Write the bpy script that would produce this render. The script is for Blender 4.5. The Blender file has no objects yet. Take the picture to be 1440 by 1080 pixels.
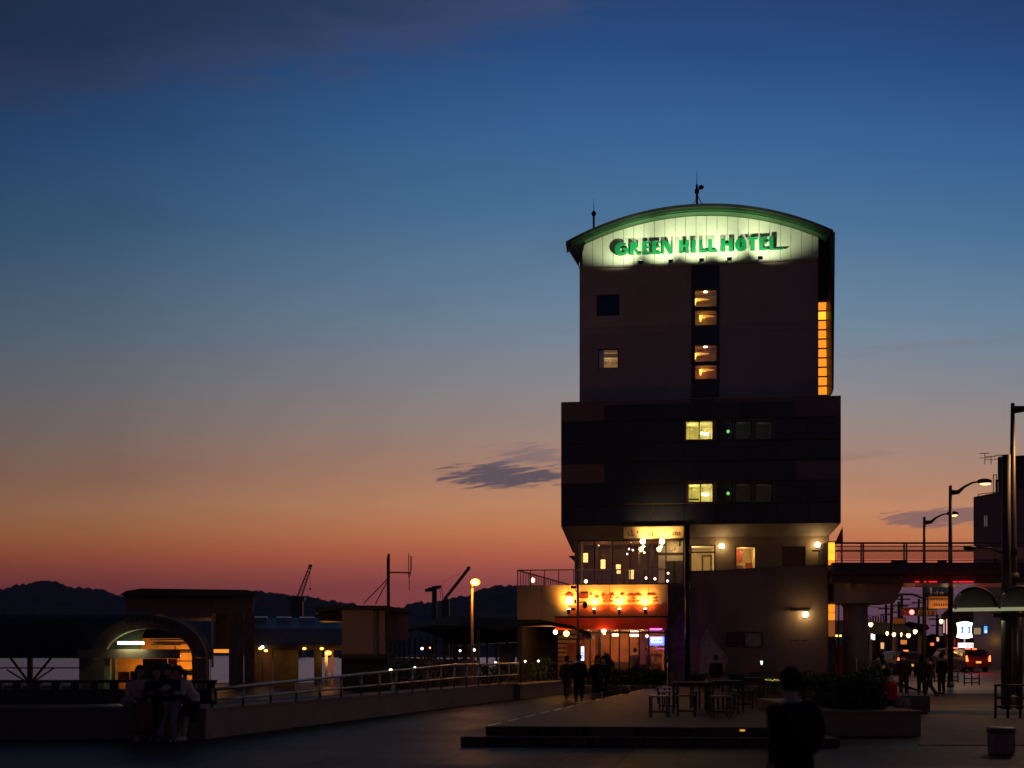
import bpy, bmesh, math, random
from mathutils import Vector, Matrix, noise
R = math.radians
random.seed(7)
S = bpy.context.scene
C = S.collection

# ---------------------------------------------------------------- camera
F = 1500.0; HZ = 920.0; CH = 1.65          # focal length in photo pixels, horizon row, eye height
cam = bpy.data.cameras.new('camera'); cam.sensor_width = 36; cam.lens = 36 * F / 1440
cam.shift_y = (HZ - 540) / 1440; cam.clip_start = 0.1; cam.clip_end = 12000
co = bpy.data.objects.new('camera', cam); C.objects.link(co)
co.location = (0, 0, CH); co.rotation_euler = (R(90), 0, 0); S.camera = co
cam.dof.use_dof = True; cam.dof.focus_distance = 50; cam.dof.aperture_fstop = 1.0

def P(px, py, D): return Vector(((px - 720) / F * D, D, CH - (py - HZ) / F * D))
def PX(px, D): return (px - 720) / F * D
def PZ(py, D): return CH - (py - HZ) / F * D

def lin(c):
    o = []
    for v in c[:3]:
        v = v / 255.0
        o.append(v / 12.92 if v <= 0.04045 else ((v + 0.055) / 1.055) ** 2.4)
    return (o[0], o[1], o[2], 1.0)

# ---------------------------------------------------------------- world: dusk sky
W = bpy.data.worlds.new('World'); S.world = W; W.use_nodes = True
nt = W.node_tree; N = nt.nodes; L = nt.links
for n in list(N): N.remove(n)
def nd(t, **k):
    n = N.new(t)
    for a, b in k.items(): setattr(n, a, b)
    return n
def mth(op, a, b=None, c=None, clamp=False):
    n = N.new('ShaderNodeMath'); n.operation = op; n.use_clamp = clamp
    for i, v in enumerate((a, b, c)):
        if v is None: continue
        if isinstance(v, (int, float)): n.inputs[i].default_value = v
        else: L.new(v, n.inputs[i])
    return n.outputs[0]
def ramp(fac, stops, interp='LINEAR'):
    n = N.new('ShaderNodeValToRGB'); n.color_ramp.interpolation = interp
    e = n.color_ramp.elements
    while len(e) < len(stops): e.new(0.5)
    for i, (p, c) in enumerate(stops):
        e[i].position = p; e[i].color = c
    L.new(fac, n.inputs[0]); return n.outputs[0]
def mixc(fac, a, b, mode='MIX'):
    n = N.new('ShaderNodeMix'); n.data_type = 'RGBA'; n.blend_type = mode
    if isinstance(fac, (int, float)): n.inputs[0].default_value = fac
    else: L.new(fac, n.inputs[0])
    for s, v in ((6, a), (7, b)):
        if isinstance(v, tuple): n.inputs[s].default_value = v
        else: L.new(v, n.inputs[s])
    return n.outputs[2]
tc = nd('ShaderNodeTexCoord')
sp = nd('ShaderNodeSeparateXYZ'); L.new(tc.outputs['Generated'], sp.inputs[0])
X, Y, Z = sp.outputs
hor = mth('SQRT', mth('ADD', mth('MULTIPLY', X, X), mth('MULTIPLY', Y, Y)))
tt = mth('DIVIDE', Z, mth('MAXIMUM', hor, 0.001))
az = mth('ARCTAN2', X, Y)
def T(py): return (HZ - py) / F
def G(v): return (v, v, v, 1)
te = mth('MULTIPLY', tt, mth('MULTIPLY_ADD', mth('MINIMUM', mth('MULTIPLY', az, az), 0.3), 0.8, 1.0), clamp=True)
sky = ramp(te, [
    (0.0, lin((134, 66, 66))), (T(825), lin((148, 74, 76))), (T(805), lin((170, 86, 78))), (T(778), lin((197, 105, 77))),
    (T(745), lin((206, 130, 88))), (T(710), lin((204, 143, 106))), (T(660), lin((182, 138, 116))),
    (T(600), lin((160, 140, 132))), (T(540), lin((142, 140, 145))), (T(440), lin((112, 136, 158))),
    (T(300), lin((76, 116, 155))), (T(180), lin((58, 100, 150))), (T(60), lin((42, 78, 130))),
    (T(-60), lin((36, 62, 108))), (0.85, lin((28, 44, 84))), (1.0, lin((20, 32, 62)))])
dn = mth('ADD', mth('DIVIDE', mth('MULTIPLY', X, math.sin(R(16))), hor), mth('DIVIDE', mth('MULTIPLY', Y, math.cos(R(16))), hor))
fall = ramp(mth('MULTIPLY_ADD', dn, 0.5, 0.5), [(0, (.24, .235, .30, 1)), (0.5, (.23, .215, .25, 1)), (0.80, G(0.31)), (0.90, G(0.54)), (0.955, G(0.79)), (0.985, G(0.94)), (1.0, G(1.0))])
col = mixc(1.0, sky, fall, 'MULTIPLY')
# clouds
cmc = nd('ShaderNodeCombineXYZ'); L.new(az, cmc.inputs[0]); L.new(mth('MULTIPLY_ADD', tt, 9.0, mth('MULTIPLY', az, -1.2)), cmc.inputs[1])
cmb = nd('ShaderNodeCombineXYZ'); L.new(mth('MULTIPLY', az, 1.0), cmb.inputs[0]); L.new(mth('MULTIPLY', tt, 4.2), cmb.inputs[1])
def nz(scale, detail, dist=0.0, rough=0.55, vec=None):
    n = nd('ShaderNodeTexNoise'); n.inputs['Scale'].default_value = scale; n.inputs['Detail'].default_value = detail
    n.inputs['Roughness'].default_value = rough; n.inputs['Distortion'].default_value = dist
    L.new((vec or cmb).outputs[0], n.inputs['Vector']); return n.outputs['Fac']
def ell(pxc, pyc, rx, ry):
    a0 = math.atan((pxc - 720) / F); t0 = T(pyc)
    a = mth('DIVIDE', mth('SUBTRACT', az, a0), rx / F); b = mth('DIVIDE', mth('SUBTRACT', tt, t0), ry / F)
    d = mth('ADD', mth('MULTIPLY', a, a), mth('MULTIPLY', b, b))
    return mth('SUBTRACT', 1.0, d)                # 1 in the middle, 0 at the rim
def smooth(v, lo, hi):
    n = nd('ShaderNodeMapRange'); n.interpolation_type = 'SMOOTHSTEP'
    L.new(v, n.inputs[0]); n.inputs[1].default_value = lo; n.inputs[2].default_value = hi; return n.outputs[0]
n1 = nz(26, 9, 0.5, 0.62, cmc)
def cloud(c, m, thr, soft, colr, amt, nn=n1):
    # m: ellipse mask; the noise eats its rim
    v = mth('ADD', mth('MULTIPLY', mth('MAXIMUM', m, -1.5), 0.33), nn)
    f = mth('MULTIPLY', smooth(v, thr, thr + soft), amt)
    return mixc(f, c, colr)
col = cloud(col, ell(712, 670, 130, 24), 0.62, 0.15, lin((92, 82, 94)), 0.95)
col = cloud(col, ell(748, 642, 105, 26), 0.66, 0.2, lin((118, 106, 116)), 0.6)
col = cloud(col, ell(1345, 742, 110, 15), 0.54, 0.18, lin((120, 96, 104)), 0.75)
col = cloud(col, ell(1310, 516, 260, 10), 0.62, 0.3, lin((128, 116, 126)), 0.3)
col = cloud(col, ell(1195, 655, 90, 12), 0.60, 0.35, lin((140, 115, 108)), 0.4)
col = mixc(mth('MULTIPLY', smooth(mth('ADD', ell(1330, 868, 420, 48), mth('MULTIPLY', n1, 0.8)), 0.3, 1.0), 0.8), col, lin((84, 68, 90)))
n2 = nz(9, 5, 0.3)
ln = mth('SUBTRACT', tt, mth('MULTIPLY_ADD', az, 0.27, 0.600))
veil = smooth(mth('ADD', ln, mth('MULTIPLY', mth('SUBTRACT', n2, 0.5), 0.10)), -0.03, 0.05)
col = mixc(mth('MULTIPLY', veil, 0.62), col, mixc(1.0, lin((52, 68, 98)), fall, 'MULTIPLY'))
edge = mth('MULTIPLY', veil, mth('SUBTRACT', 1.0, veil))
col = mixc(mth('MULTIPLY', edge, 0.9), col, mixc(1.0, lin((92, 88, 116)), fall, 'MULTIPLY'))
n3 = nz(5, 6, 0.5)
streak = mth('MULTIPLY', smooth(n3, 0.5, 0.8), 0.22)
col = mixc(streak, col, mixc(1.0, col, lin((214, 196, 205)), 'MULTIPLY'))
bgn = nd('ShaderNodeBackground'); L.new(col, bgn.inputs[0]); bgn.inputs[1].default_value = 1.0
out = nd('ShaderNodeOutputWorld'); L.new(bgn.outputs[0], out.inputs[0])

# last light of the sun that has just gone down behind the hills
sl = bpy.data.lights.new('sun', 'SUN'); sl.energy = 0.02; sl.angle = R(8); sl.color = (1, .55, .35)
so = bpy.data.objects.new('sun', sl); C.objects.link(so); so.rotation_euler = (R(-86), 0, R(-13) ); so.location = (60, 200, 30)

S.view_settings.view_transform = 'Standard'; S.view_settings.look = 'None'
S.view_settings.exposure = 0; S.view_settings.gamma = 1; S.view_settings.use_curve_mapping = False

# ---------------------------------------------------------------- materials
MATS = {}
def mat(name, c, rough=0.7, metal=0.0, var=0.25, scale=3.0, bump=0.0, bscale=40.0, spec=0.5):
    if name in MATS: return MATS[name]
    m = bpy.data.materials.new(name); m.use_nodes = True
    t = m.node_tree; b = t.nodes['Principled BSDF']
    b.inputs['Roughness'].default_value = rough; b.inputs['Metallic'].default_value = metal
    b.inputs['Specular IOR Level'].default_value = spec
    tcn = t.nodes.new('ShaderNodeTexCoord')
    n = t.nodes.new('ShaderNodeTexNoise'); n.inputs['Scale'].default_value = scale; n.inputs['Detail'].default_value = 6
    t.links.new(tcn.outputs['Object'], n.inputs['Vector'])
    r = t.nodes.new('ShaderNodeValToRGB')
    r.color_ramp.elements[0].position = 0.3; r.color_ramp.elements[1].position = 0.7
    r.color_ramp.elements[0].color = tuple(max(0, v * (1 - var)) for v in c[:3]) + (1,)
    r.color_ramp.elements[1].color = tuple(min(1, v * (1 + var)) for v in c[:3]) + (1,)
    t.links.new(n.outputs['Fac'], r.inputs[0]); t.links.new(r.outputs[0], b.inputs['Base Color'])
    if bump:
        n2 = t.nodes.new('ShaderNodeTexNoise'); n2.inputs['Scale'].default_value = bscale; n2.inputs['Detail'].default_value = 4
        t.links.new(tcn.outputs['Object'], n2.inputs['Vector'])
        bm = t.nodes.new('ShaderNodeBump'); bm.inputs['Strength'].default_value = bump; bm.inputs['Distance'].default_value = 0.02
        t.links.new(n2.outputs['Fac'], bm.inputs['Height']); t.links.new(bm.outputs[0], b.inputs['Normal'])
    MATS[name] = m; return m
def emi(name, c, s, light=False):
    if name in MATS: return MATS[name]
    m = bpy.data.materials.new(name); m.use_nodes = True
    t = m.node_tree; b = t.nodes['Principled BSDF']
    b.inputs['Base Color'].default_value = (0.6, 0.6, 0.6, 1)
    b.inputs['Emission Color'].default_value = (*c[:3], 1); b.inputs['Emission Strength'].default_value = s
    if not light: m.cycles.emission_sampling = 'NONE'
    MATS[name] = m; return m
def glass(name, tint=(1, 1, 1), refl=0.10, rough=0.03):
    if name in MATS: return MATS[name]
    m = bpy.data.materials.new(name); m.use_nodes = True
    t = m.node_tree
    for n in list(t.nodes): t.nodes.remove(n)
    tr = t.nodes.new('ShaderNodeBsdfTransparent'); tr.inputs[0].default_value = (*tint, 1)
    gl = t.nodes.new('ShaderNodeBsdfGlossy'); gl.inputs['Roughness'].default_value = rough; gl.inputs[0].default_value = (.9, .9, .9, 1)
    lw = t.nodes.new('ShaderNodeLayerWeight'); lw.inputs[0].default_value = 0.3
    ma = t.nodes.new('ShaderNodeMath'); ma.operation = 'MULTIPLY_ADD'; ma.inputs[1].default_value = 0.6; ma.inputs[2].default_value = refl
    t.links.new(lw.outputs['Fresnel'], ma.inputs[0]); 
    mx = t.nodes.new('ShaderNodeMixShader'); t.links.new(ma.outputs[0], mx.inputs[0])
    t.links.new(tr.outputs[0], mx.inputs[1]); t.links.new(gl.outputs[0], mx.inputs[2])
    o = t.nodes.new('ShaderNodeOutputMaterial'); t.links.new(mx.outputs[0], o.inputs[0])
    MATS[name] = m; return m
def tiles(name, c, sx, sy, mortar=0.012, rough=0.4, off=0.5, rot=0.0, dark=0.45, var=0.25, spec=.5):
    """paving: brick texture on object coordinates, joints darker and lower"""
    m = bpy.data.materials.new(name); m.use_nodes = True
    t = m.node_tree; b = t.nodes['Principled BSDF']
    tcn = t.nodes.new('ShaderNodeTexCoord'); mp = t.nodes.new('ShaderNodeMapping'); mp.inputs['Rotation'].default_value[2] = rot
    t.links.new(tcn.outputs['Object'], mp.inputs[0])
    br = t.nodes.new('ShaderNodeTexBrick'); br.offset = off; br.inputs['Scale'].default_value = 1.0
    br.inputs['Brick Width'].default_value = sx; br.inputs['Row Height'].default_value = sy; br.inputs['Mortar Size'].default_value = mortar
    br.inputs['Mortar Smooth'].default_value = 0.1
    br.inputs['Color1'].default_value = tuple(v * (1 - var) for v in c[:3]) + (1,)
    br.inputs['Color2'].default_value = tuple(v * (1 + var) for v in c[:3]) + (1,)
    br.inputs['Mortar'].default_value = tuple(v * dark for v in c[:3]) + (1,)
    t.links.new(mp.outputs[0], br.inputs['Vector'])
    n = t.nodes.new('ShaderNodeTexNoise'); n.inputs['Scale'].default_value = 0.6; n.inputs['Detail'].default_value = 8
    t.links.new(tcn.outputs['Object'], n.inputs['Vector'])
    mx = t.nodes.new('ShaderNodeMix'); mx.data_type = 'RGBA'; mx.blend_type = 'MULTIPLY'; mx.inputs[0].default_value = 0.8
    rr = t.nodes.new('ShaderNodeValToRGB'); rr.color_ramp.elements[0].position = .35; rr.color_ramp.elements[1].position = .65
    rr.color_ramp.elements[0].color = (.5, .5, .5, 1)
    t.links.new(n.outputs['Fac'], rr.inputs[0]); t.links.new(br.outputs['Color'], mx.inputs[6]); t.links.new(rr.outputs[0], mx.inputs[7])
    t.links.new(mx.outputs[2], b.inputs['Base Color'])
    r2 = t.nodes.new('ShaderNodeMapRange'); r2.inputs[3].default_value = rough * .75; r2.inputs[4].default_value = rough * 1.3
    t.links.new(n.outputs['Fac'], r2.inputs[0]); t.links.new(r2.outputs[0], b.inputs['Roughness'])
    bm = t.nodes.new('ShaderNodeBump'); bm.inputs['Strength'].default_value = .6; bm.inputs['Distance'].default_value = 0.01; bm.invert = True
    t.links.new(br.outputs['Fac'], bm.inputs['Height']); t.links.new(bm.outputs[0], b.inputs['Normal'])
    b.inputs['Specular IOR Level'].default_value = spec
    MATS[name] = m; return m

concrete = mat('concrete', (.28, .23, .20), .85, var=.18, scale=1.2, bump=.3)
concrete_dk = mat('concrete_dark', (.17, .125, .105), .85, var=.25, scale=1.5, bump=.3)
tower_paint = mat('tower_cladding', (.38, .33, .30), .75, var=.10, scale=.5, bump=.1)
block_paint = mat('block_cladding', (.18, .13, .125), .7, var=.12, scale=.5)
navy = mat('navy_panel', (.022, .026, .042), .3, var=.3, scale=.8)
steel_dk = mat('dark_steel', (.03, .028, .028), .5, metal=.3, var=.3)
steel = mat('galvanised_steel', (.32, .31, .30), .35, metal=.9, var=.15)
black = mat('black_paint', (.012, .012, .013), .5)
white = mat('white_paint', (.75, .74, .70), .5, var=.05)
cream = mat('cream_plaster', (.72, .62, .45), .8, var=.08)
gable_m = mat('gable_panel_paint', (.66, .68, .60), .6, var=.06, scale=.8)
green_m = mat('roof_green', (.026, .085, .034), .5, var=.15)
roof_dk = mat('roof_dark', (.03, .034, .036), .55, var=.25)
letter_m = mat('letter_green', (.0, .19, .065), .5, var=.08)
red_m = mat('red_paint', (.62, .035, .015), .6, var=.12)
awn_m = mat('awning_red', (.78, .05, .014), .8, var=.12)
wood = mat('wood', (.20, .10, .05), .6, var=.4, scale=6)
wood_dk = mat('wood_dark', (.06, .035, .025), .6, var=.4, scale=6)
foliage = mat('foliage', (.06, .095, .028), .7, var=.5, scale=4)
hill_m = mat('hill_forest', (.045, .052, .070), .95, var=.45, scale=.02, spec=.1)  # bluish base colour carries part of the distance haze
skin_m = mat('skin', (.42, .26, .19), .55, var=.05)
hair_m = mat('hair_black', (.010, .008, .008), .8, var=.3, spec=.15)
glass_m = glass('glass'); glass_dk = glass('glass_dark', (.35, .38, .36), .04)
roof_bl = mat('roof_blue_grey', (.17, .18, .19), .5, metal=.1, var=.15, scale=.7)
canopy_m = mat('shelter_panel', (.30, .32, .27), .5, var=.2)
rubber = mat('rubber', (.02, .02, .02), .8)

# ---------------------------------------------------------------- mesh helper
class MB:
    def __init__(s): s.v = []; s.f = []
    def add(s, vs, fs):
        o = len(s.v); s.v += [tuple(v) for v in vs]; s.f += [tuple(i + o for i in f) for f in fs]; return s
    def box(s, x0, x1, y0, y1, z0, z1):
        return s.add([(x0, y0, z0), (x1, y0, z0), (x1, y1, z0), (x0, y1, z0), (x0, y0, z1), (x1, y0, z1), (x1, y1, z1), (x0, y1, z1)],
                     [(0, 3, 2, 1), (4, 5, 6, 7), (0, 1, 5, 4), (1, 2, 6, 5), (2, 3, 7, 6), (3, 0, 4, 7)])
    def loft(s, pts, rads, n=8, ell=None, cap=True, up=Vector((0, 0, 1))):
        """rings along pts; ell = (sx, sy) factors of the ring in its local frame"""
        pts = [Vector(p) for p in pts]; rings = []
        if isinstance(rads, (int, float)): rads = [rads] * len(pts)
        for i, p in enumerate(pts):
            d = (pts[min(i + 1, len(pts) - 1)] - pts[max(i - 1, 0)]).normalized()
            a = d.cross(Vector((0, 1, 0)))
            if a.length < .15: a = d.cross(Vector((1, 0, 0)))
            a.normalize(); b = d.cross(a).normalized()
            r = rads[i]; rx, ry = (r if isinstance(r, tuple) else (r, r))
            rings.append([p + a * (math.cos(2 * math.pi * k / n) * rx) + b * (math.sin(2 * math.pi * k / n) * ry) for k in range(n)])
        vs = [v for r in rings for v in r]; fs = []
        for i in range(len(rings) - 1):
            for k in range(n):
                k2 = (k + 1) % n; fs.append((i * n + k, i * n + k2, (i + 1) * n + k2, (i + 1) * n + k))
        if cap: fs.append(tuple(range(n))[::-1]); fs.append(tuple((len(rings) - 1) * n + k for k in range(n)))
        return s.add(vs, fs)
    def cyl(s, a, b, r, n=10, r2=None): return s.loft([a, b], [r, r if r2 is None else r2], n)
    def bar(s, a, b, w, h=None):
        """box bar from a to b"""
        a = Vector(a); b = Vector(b); h = h or w; d = (b - a).normalized()
        x = d.cross(Vector((0, 0, 1)))
        if x.length < 1e-3: x = Vector((1, 0, 0))
        x.normalize(); y = x.cross(d).normalized(); vs = []
        for p in (a, b):
            for sx, sy in ((-1, -1), (1, -1), (1, 1), (-1, 1)): vs.append(p + x * sx * w / 2 + y * sy * h / 2)
        return s.add(vs, [(3, 2, 1, 0), (4, 5, 6, 7), (0, 1, 5, 4), (1, 2, 6, 5), (2, 3, 7, 6), (3, 0, 4, 7)])
    def prism(s, poly, a, b, axis='y'):
        """poly in (x,z) extruded along y; axis 'z': poly in (x,y) extruded in z; 'x': poly (y,z)"""
        n = len(poly)
        def q(p, t): return (p[0], t, p[1]) if axis == 'y' else ((p[0], p[1], t) if axis == 'z' else (t, p[0], p[1]))
        vs = [q(p, a) for p in poly] + [q(p, b) for p in poly]
        fs = [tuple(range(n)), tuple(range(2 * n - 1, n - 1, -1))] + [(i, i + n, (i + 1) % n + n, (i + 1) % n) for i in range(n)]
        return s.add(vs, fs)
    def sph(s, c, r, n=12, m=8, sc=(1, 1, 1)):
        c = Vector(c); vs = []; fs = []
        for i in range(m + 1):
            t = math.pi * i / m
            for k in range(n):
                a = 2 * math.pi * k / n
                vs.append((c.x + r * sc[0] * math.sin(t) * math.cos(a), c.y + r * sc[1] * math.sin(t) * math.sin(a), c.z + r * sc[2] * math.cos(t)))
        for i in range(m):
            for k in range(n): fs.append((i * n + k, (i + 1) * n + k, (i + 1) * n + (k + 1) % n, i * n + (k + 1) % n))
        return s.add(vs, fs)
    def torus(s, c, R0, r, n=24, m=6, axis='y'):
        c = Vector(c); vs = []; fs = []
        for i in range(n):
            a = 2 * math.pi * i / n
            for k in range(m):
                b = 2 * math.pi * k / m; q = R0 + r * math.cos(b); w = r * math.sin(b)
                e = (q * math.cos(a), w, q * math.sin(a)) if axis == 'y' else (w, q * math.cos(a), q * math.sin(a)) if axis == 'x' else (q * math.cos(a), q * math.sin(a), w)
                vs.append(c + Vector(e))
        for i in range(n):
            for k in range(m): fs.append((i * m + k, ((i + 1) % n) * m + k, ((i + 1) % n) * m + (k + 1) % m, i * m + (k + 1) % m))
        return s.add(vs, fs)
    def wallh(s, u0, u1, z0, z1, v0, v1, holes):
        """wall slab between v0 (front) and v1 (back) with rectangular holes (u0,u1,z0,z1)"""
        us = sorted(set([u0, u1] + [h[0] for h in holes] + [h[1] for h in holes])); us = [u for u in us if u0 <= u <= u1]
        zs = sorted(set([z0, z1] + [h[2] for h in holes] + [h[3] for h in holes])); zs = [z for z in zs if z0 <= z <= z1]
        def ish(i, j):
            if i < 0 or j < 0 or i >= len(us) - 1 or j >= len(zs) - 1: return True
            cu = (us[i] + us[i + 1]) / 2; cz = (zs[j] + zs[j + 1]) / 2
            return any(h[0] < cu < h[1] and h[2] < cz < h[3] for h in holes)
        for i in range(len(us) - 1):
            for j in range(len(zs) - 1):
                if ish(i, j): continue
                a, b, c, d = us[i], us[i + 1], zs[j], zs[j + 1]
                s.add([(a, v0, c), (b, v0, c), (b, v0, d), (a, v0, d), (a, v1, c), (b, v1, c), (b, v1, d), (a, v1, d)], [(0, 1, 2, 3), (7, 6, 5, 4)])
                o = len(s.v) - 8
                if ish(i - 1, j): s.f.append((o, o + 3, o + 7, o + 4))
                if ish(i + 1, j): s.f.append((o + 1, o + 5, o + 6, o + 2))
                if ish(i, j - 1): s.f.append((o, o + 4, o + 5, o + 1))
                if ish(i, j + 1): s.f.append((o + 3, o + 2, o + 6, o + 7))
        return s
    def build(s, name, m, parent=None, smooth=False, off=(0, 0, 0)):
        me = bpy.data.meshes.new(name); o = Vector(off)
        me.from_pydata([tuple(Vector(v) - o) for v in s.v], [], s.f); me.materials.append(m)
        if smooth:
            for p in me.polygons: p.use_smooth = True
        ob = bpy.data.objects.new(name, me); C.objects.link(ob)
        if parent is not None: ob.parent = parent
        else: ob.location = o
        return ob
def tag(o, label, cat, group=None, kind=None):
    if label: o['label'] = label
    if cat: o['category'] = cat
    if group: o['group'] = group
    if kind: o['kind'] = kind
    return o
def thing(name, label, cat, loc=(0, 0, 0), rz=0, group=None):
    o = bpy.data.objects.new(name, None); C.objects.link(o); o.location = loc; o.rotation_euler = (0, 0, rz)
    o.empty_display_size = .3
    return tag(o, label, cat, group)
def copy_tree(o, parent=None, **k):
    c = o.copy(); C.objects.link(c)
    if parent is not None: c.parent = parent
    for ch in list(o.children): copy_tree(ch, c)
    return c
def place(proto, loc, rz, label, group=None):
    """first call moves the prototype itself, later ones a copy of it"""
    c = proto if not proto.get('_used') else copy_tree(proto)
    proto['_used'] = 1
    c.location = loc; c.rotation_euler = (0, 0, rz); c['label'] = label
    if group: c['group'] = group
    return c
def struct(name, mb, m, smooth=False, kind='structure'):
    o = mb.build(name, m, smooth=smooth); o['kind'] = kind; return o
def light(kind, loc, power, col, size=.1, parent=None, rot=None, target=None, spot=None, blend=.5, shape=None, sy=None, name=None):
    l = bpy.data.lights.new(name or 'lamp_light', kind); l.energy = power; l.color = col
    if kind == 'AREA':
        l.size = size
        if sy: l.shape = 'RECTANGLE'; l.size_y = sy
    else: l.shadow_soft_size = size
    if kind == 'SPOT': l.spot_size = R(spot); l.spot_blend = blend
    o = bpy.data.objects.new(name or 'lamp_light', l); C.objects.link(o); o.location = loc
    if target is not None: o.rotation_euler = (Vector(target) - Vector(loc)).to_track_quat('-Z', 'Y').to_euler()
    if rot: o.rotation_euler = rot
    if parent is not None: o.parent = parent
    return o
ORD = ['first', 'second', 'third', 'fourth', 'fifth', 'sixth', 'seventh', 'eighth', 'ninth', 'tenth', 'eleventh']
BUL = ['tiny bulb left of the bulb pair', 'left bulb of the close pair', 'right bulb of the close pair', 'bulb right of the close pair', 'left bulb of two low ones near the doorway', 'right bulb of two low ones near the doorway', 'low squat bulb at the far left', 'faint bulb high at the left', 'faint bulb just under the signboard corner', 'faintest bulb under the signboard', 'small bulb low beside the dark inner door', 'lowest bulb beside the dark inner door']
WARM = (1, .55, .2); AMB = (1, .42, .08); WHT = (1, .85, .6)

# ================================================================= SETTING
deckm = tiles('deck_boards', (.11, .062, .046), 1.8, .16, .012, .58, rot=R(14), spec=.14)
plaza = tiles('plaza_asphalt', (.066, .047, .040), .9, .9, .03, .50, off=0, dark=.35, var=.16, rot=R(12), spec=.05)
pave = tiles('paver_brick', (.10, .068, .052), .42, .21, .022, .6, dark=.25, var=.2, rot=R(78), spec=.08)
pale = tiles('pale_paving', (.17, .13, .11), .6, .3, .012, .7, dark=.4, var=.1, rot=R(10), spec=.1)
g = MB(); g.add([(-400, -60, 0), (1500, -60, 0), (1500, 3500, 0), (60, 3500, 0), (60, 140, 0), (-12, 140, 0), (-12, 62, 0), (-400, 62, 0)], [tuple(range(8))])
g.add([(-400, 62, 0), (-12, 62, 0), (-12, 62, -3), (-400, 62, -3), (-12, 140, 0), (-12, 140, -3)], [(0, 1, 2, 3), (1, 4, 5, 2)])
struct('ground', g, plaza)
wm = bpy.data.materials.new('sea_water'); wm.use_nodes = True; t = wm.node_tree; b = t.nodes['Principled BSDF']
b.inputs['Base Color'].default_value = (.02, .03, .045, 1); b.inputs['Roughness'].default_value = .25; b.inputs['Metallic'].default_value = .6
b.inputs['Base Color'].default_value = (.42, .46, .60, 1)
tcn = t.nodes.new('ShaderNodeTexCoord'); mpn = t.nodes.new('ShaderNodeMapping'); mpn.inputs['Scale'].default_value = (.35, 1.2, 1)
nn = t.nodes.new('ShaderNodeTexNoise'); nn.inputs['Scale'].default_value = .9; nn.inputs['Detail'].default_value = 3
bn = t.nodes.new('ShaderNodeBump'); bn.inputs['Distance'].default_value = .5; bn.inputs['Strength'].default_value = 1.0
t.links.new(tcn.outputs['Object'], mpn.inputs[0]); t.links.new(mpn.outputs[0], nn.inputs['Vector']); t.links.new(nn.outputs['Fac'], bn.inputs['Height']); t.links.new(bn.outputs[0], b.inputs['Normal'])
g = MB(); g.add([(-5000, 50, -1.6), (5000, 50, -1.6), (5000, 6000, -1.6), (-5000, 6000, -1.6)], [(0, 1, 2, 3)])
struct('sea', g, wm)

# hills along the far shore
prof = [(-700, 870), (-300, 850), (0, 827), (25, 820), (52, 815), (75, 816), (100, 822), (140, 828), (175, 836), (215, 838), (260, 834), (330, 832), (365, 829), (385, 831), (410, 836),
        (440, 838), (462, 842), (490, 847), (520, 852), (560, 853), (590, 844), (625, 843), (655, 838), (680, 828), (700, 821), (725, 822), (760, 826), (830, 832), (900, 850), (1000, 868), (1150, 885), (1300, 893), (1500, 893), (2400, 900)]
def hprof(px):
    for (a, ya), (b2, yb) in zip(prof, prof[1:]):
        if a <= px <= b2: k = (px - a) / (b2 - a); k = k * k * (3 - 2 * k); return ya + (yb - ya) * k
    return prof[-1][1]
g = MB(); nx = 1300; rows = [(2500, 0.0), (2600, .25), (2720, .5), (2850, .75), (3000, 1.0), (3300, .7)]
for D, k in rows:
    for i in range(nx + 1):
        px = -700 + 3100 * i / nx
        hgt = (HZ - hprof(px)) / F * 3000
        jx = noise.noise(Vector((px * .035, D * .01, 1.7))) * 8 + noise.noise(Vector((px * .14, D * .03, 4.1))) * 5 + abs(noise.noise(Vector((px * .33, D, 9)))) * 9
        g.v.append(((px - 720) / F * 3000 * (0.97 + .03 * k), D, -3 + max(0, hgt * k + (jx * k if k > 0 else 0))))
for j in range(len(rows) - 1):
    for i in range(nx): a = j * (nx + 1) + i; g.f.append((a, a + 1, a + nx + 2, a + nx + 1))
struct('hills', g, hill_m, smooth=False)

# timber deck in two steps
def slab(name, poly, z0, z1, m, label, cat):
    r = MB().prism(poly, z0, z1, 'z').build(name, m); return tag(r, label, cat)
def gp(px, py, z=0.0):
    D = (CH - z) * F / (py - HZ); return (PX(px, D), D)
# polygon corners of the upper deck (z .32) and lower step (z .16)
A = gp(683, 1021, .32); Bk = (5.9, 44.2)
deck_top = [A, (5.62, A[1] - .45), (5.9, 26.0), (8.0, 40.6), (8.6, 44.1), Bk]
deck = thing('timber_deck', 'broad low timber deck with a step along its front, holding the cafe stools', 'deck')
MB().prism(deck_top, .165, .32, 'z').build('deck_boards', deckm, deck)
l0 = gp(648, 1036, .16)
MB().prism([l0, (5.78, l0[1] - .46), (5.85, 24), (A[0] + 1.0, 24), (A[0]-.35, A[1] + 1.6)], 0.004, .16, 'z').build('lower_step', deckm, deck)
# nosing strip
m_ = MB().bar((A[0], A[1] - .012, .30), (5.62, A[1] - .462, .30), .02, .035); m_.build('nosing', wood_dk, deck)
# glints: studs of metal along the left edge of the deck
for i in range(18):
    k0 = i / 18; k1 = (i + .62) / 18
    p0 = Vector((A[0] + (Bk[0] - A[0]) * k0 + .05, A[1] + (Bk[1] - A[1]) * k0, .324)); p1 = Vector((A[0] + (Bk[0] - A[0]) * k1 + .05, A[1] + (Bk[1] - A[1]) * k1, .324))
    MB().bar(p0, p1, .05, .008).build('edge_strip', steel, deck)
m_ = MB()
for px in (974, 1033, 795):
    m_.box(PX(px, 19.75) - .05, PX(px, 19.75) + .05, A[1] - .46 - .0, A[1] - .40, .2, .24)
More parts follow.
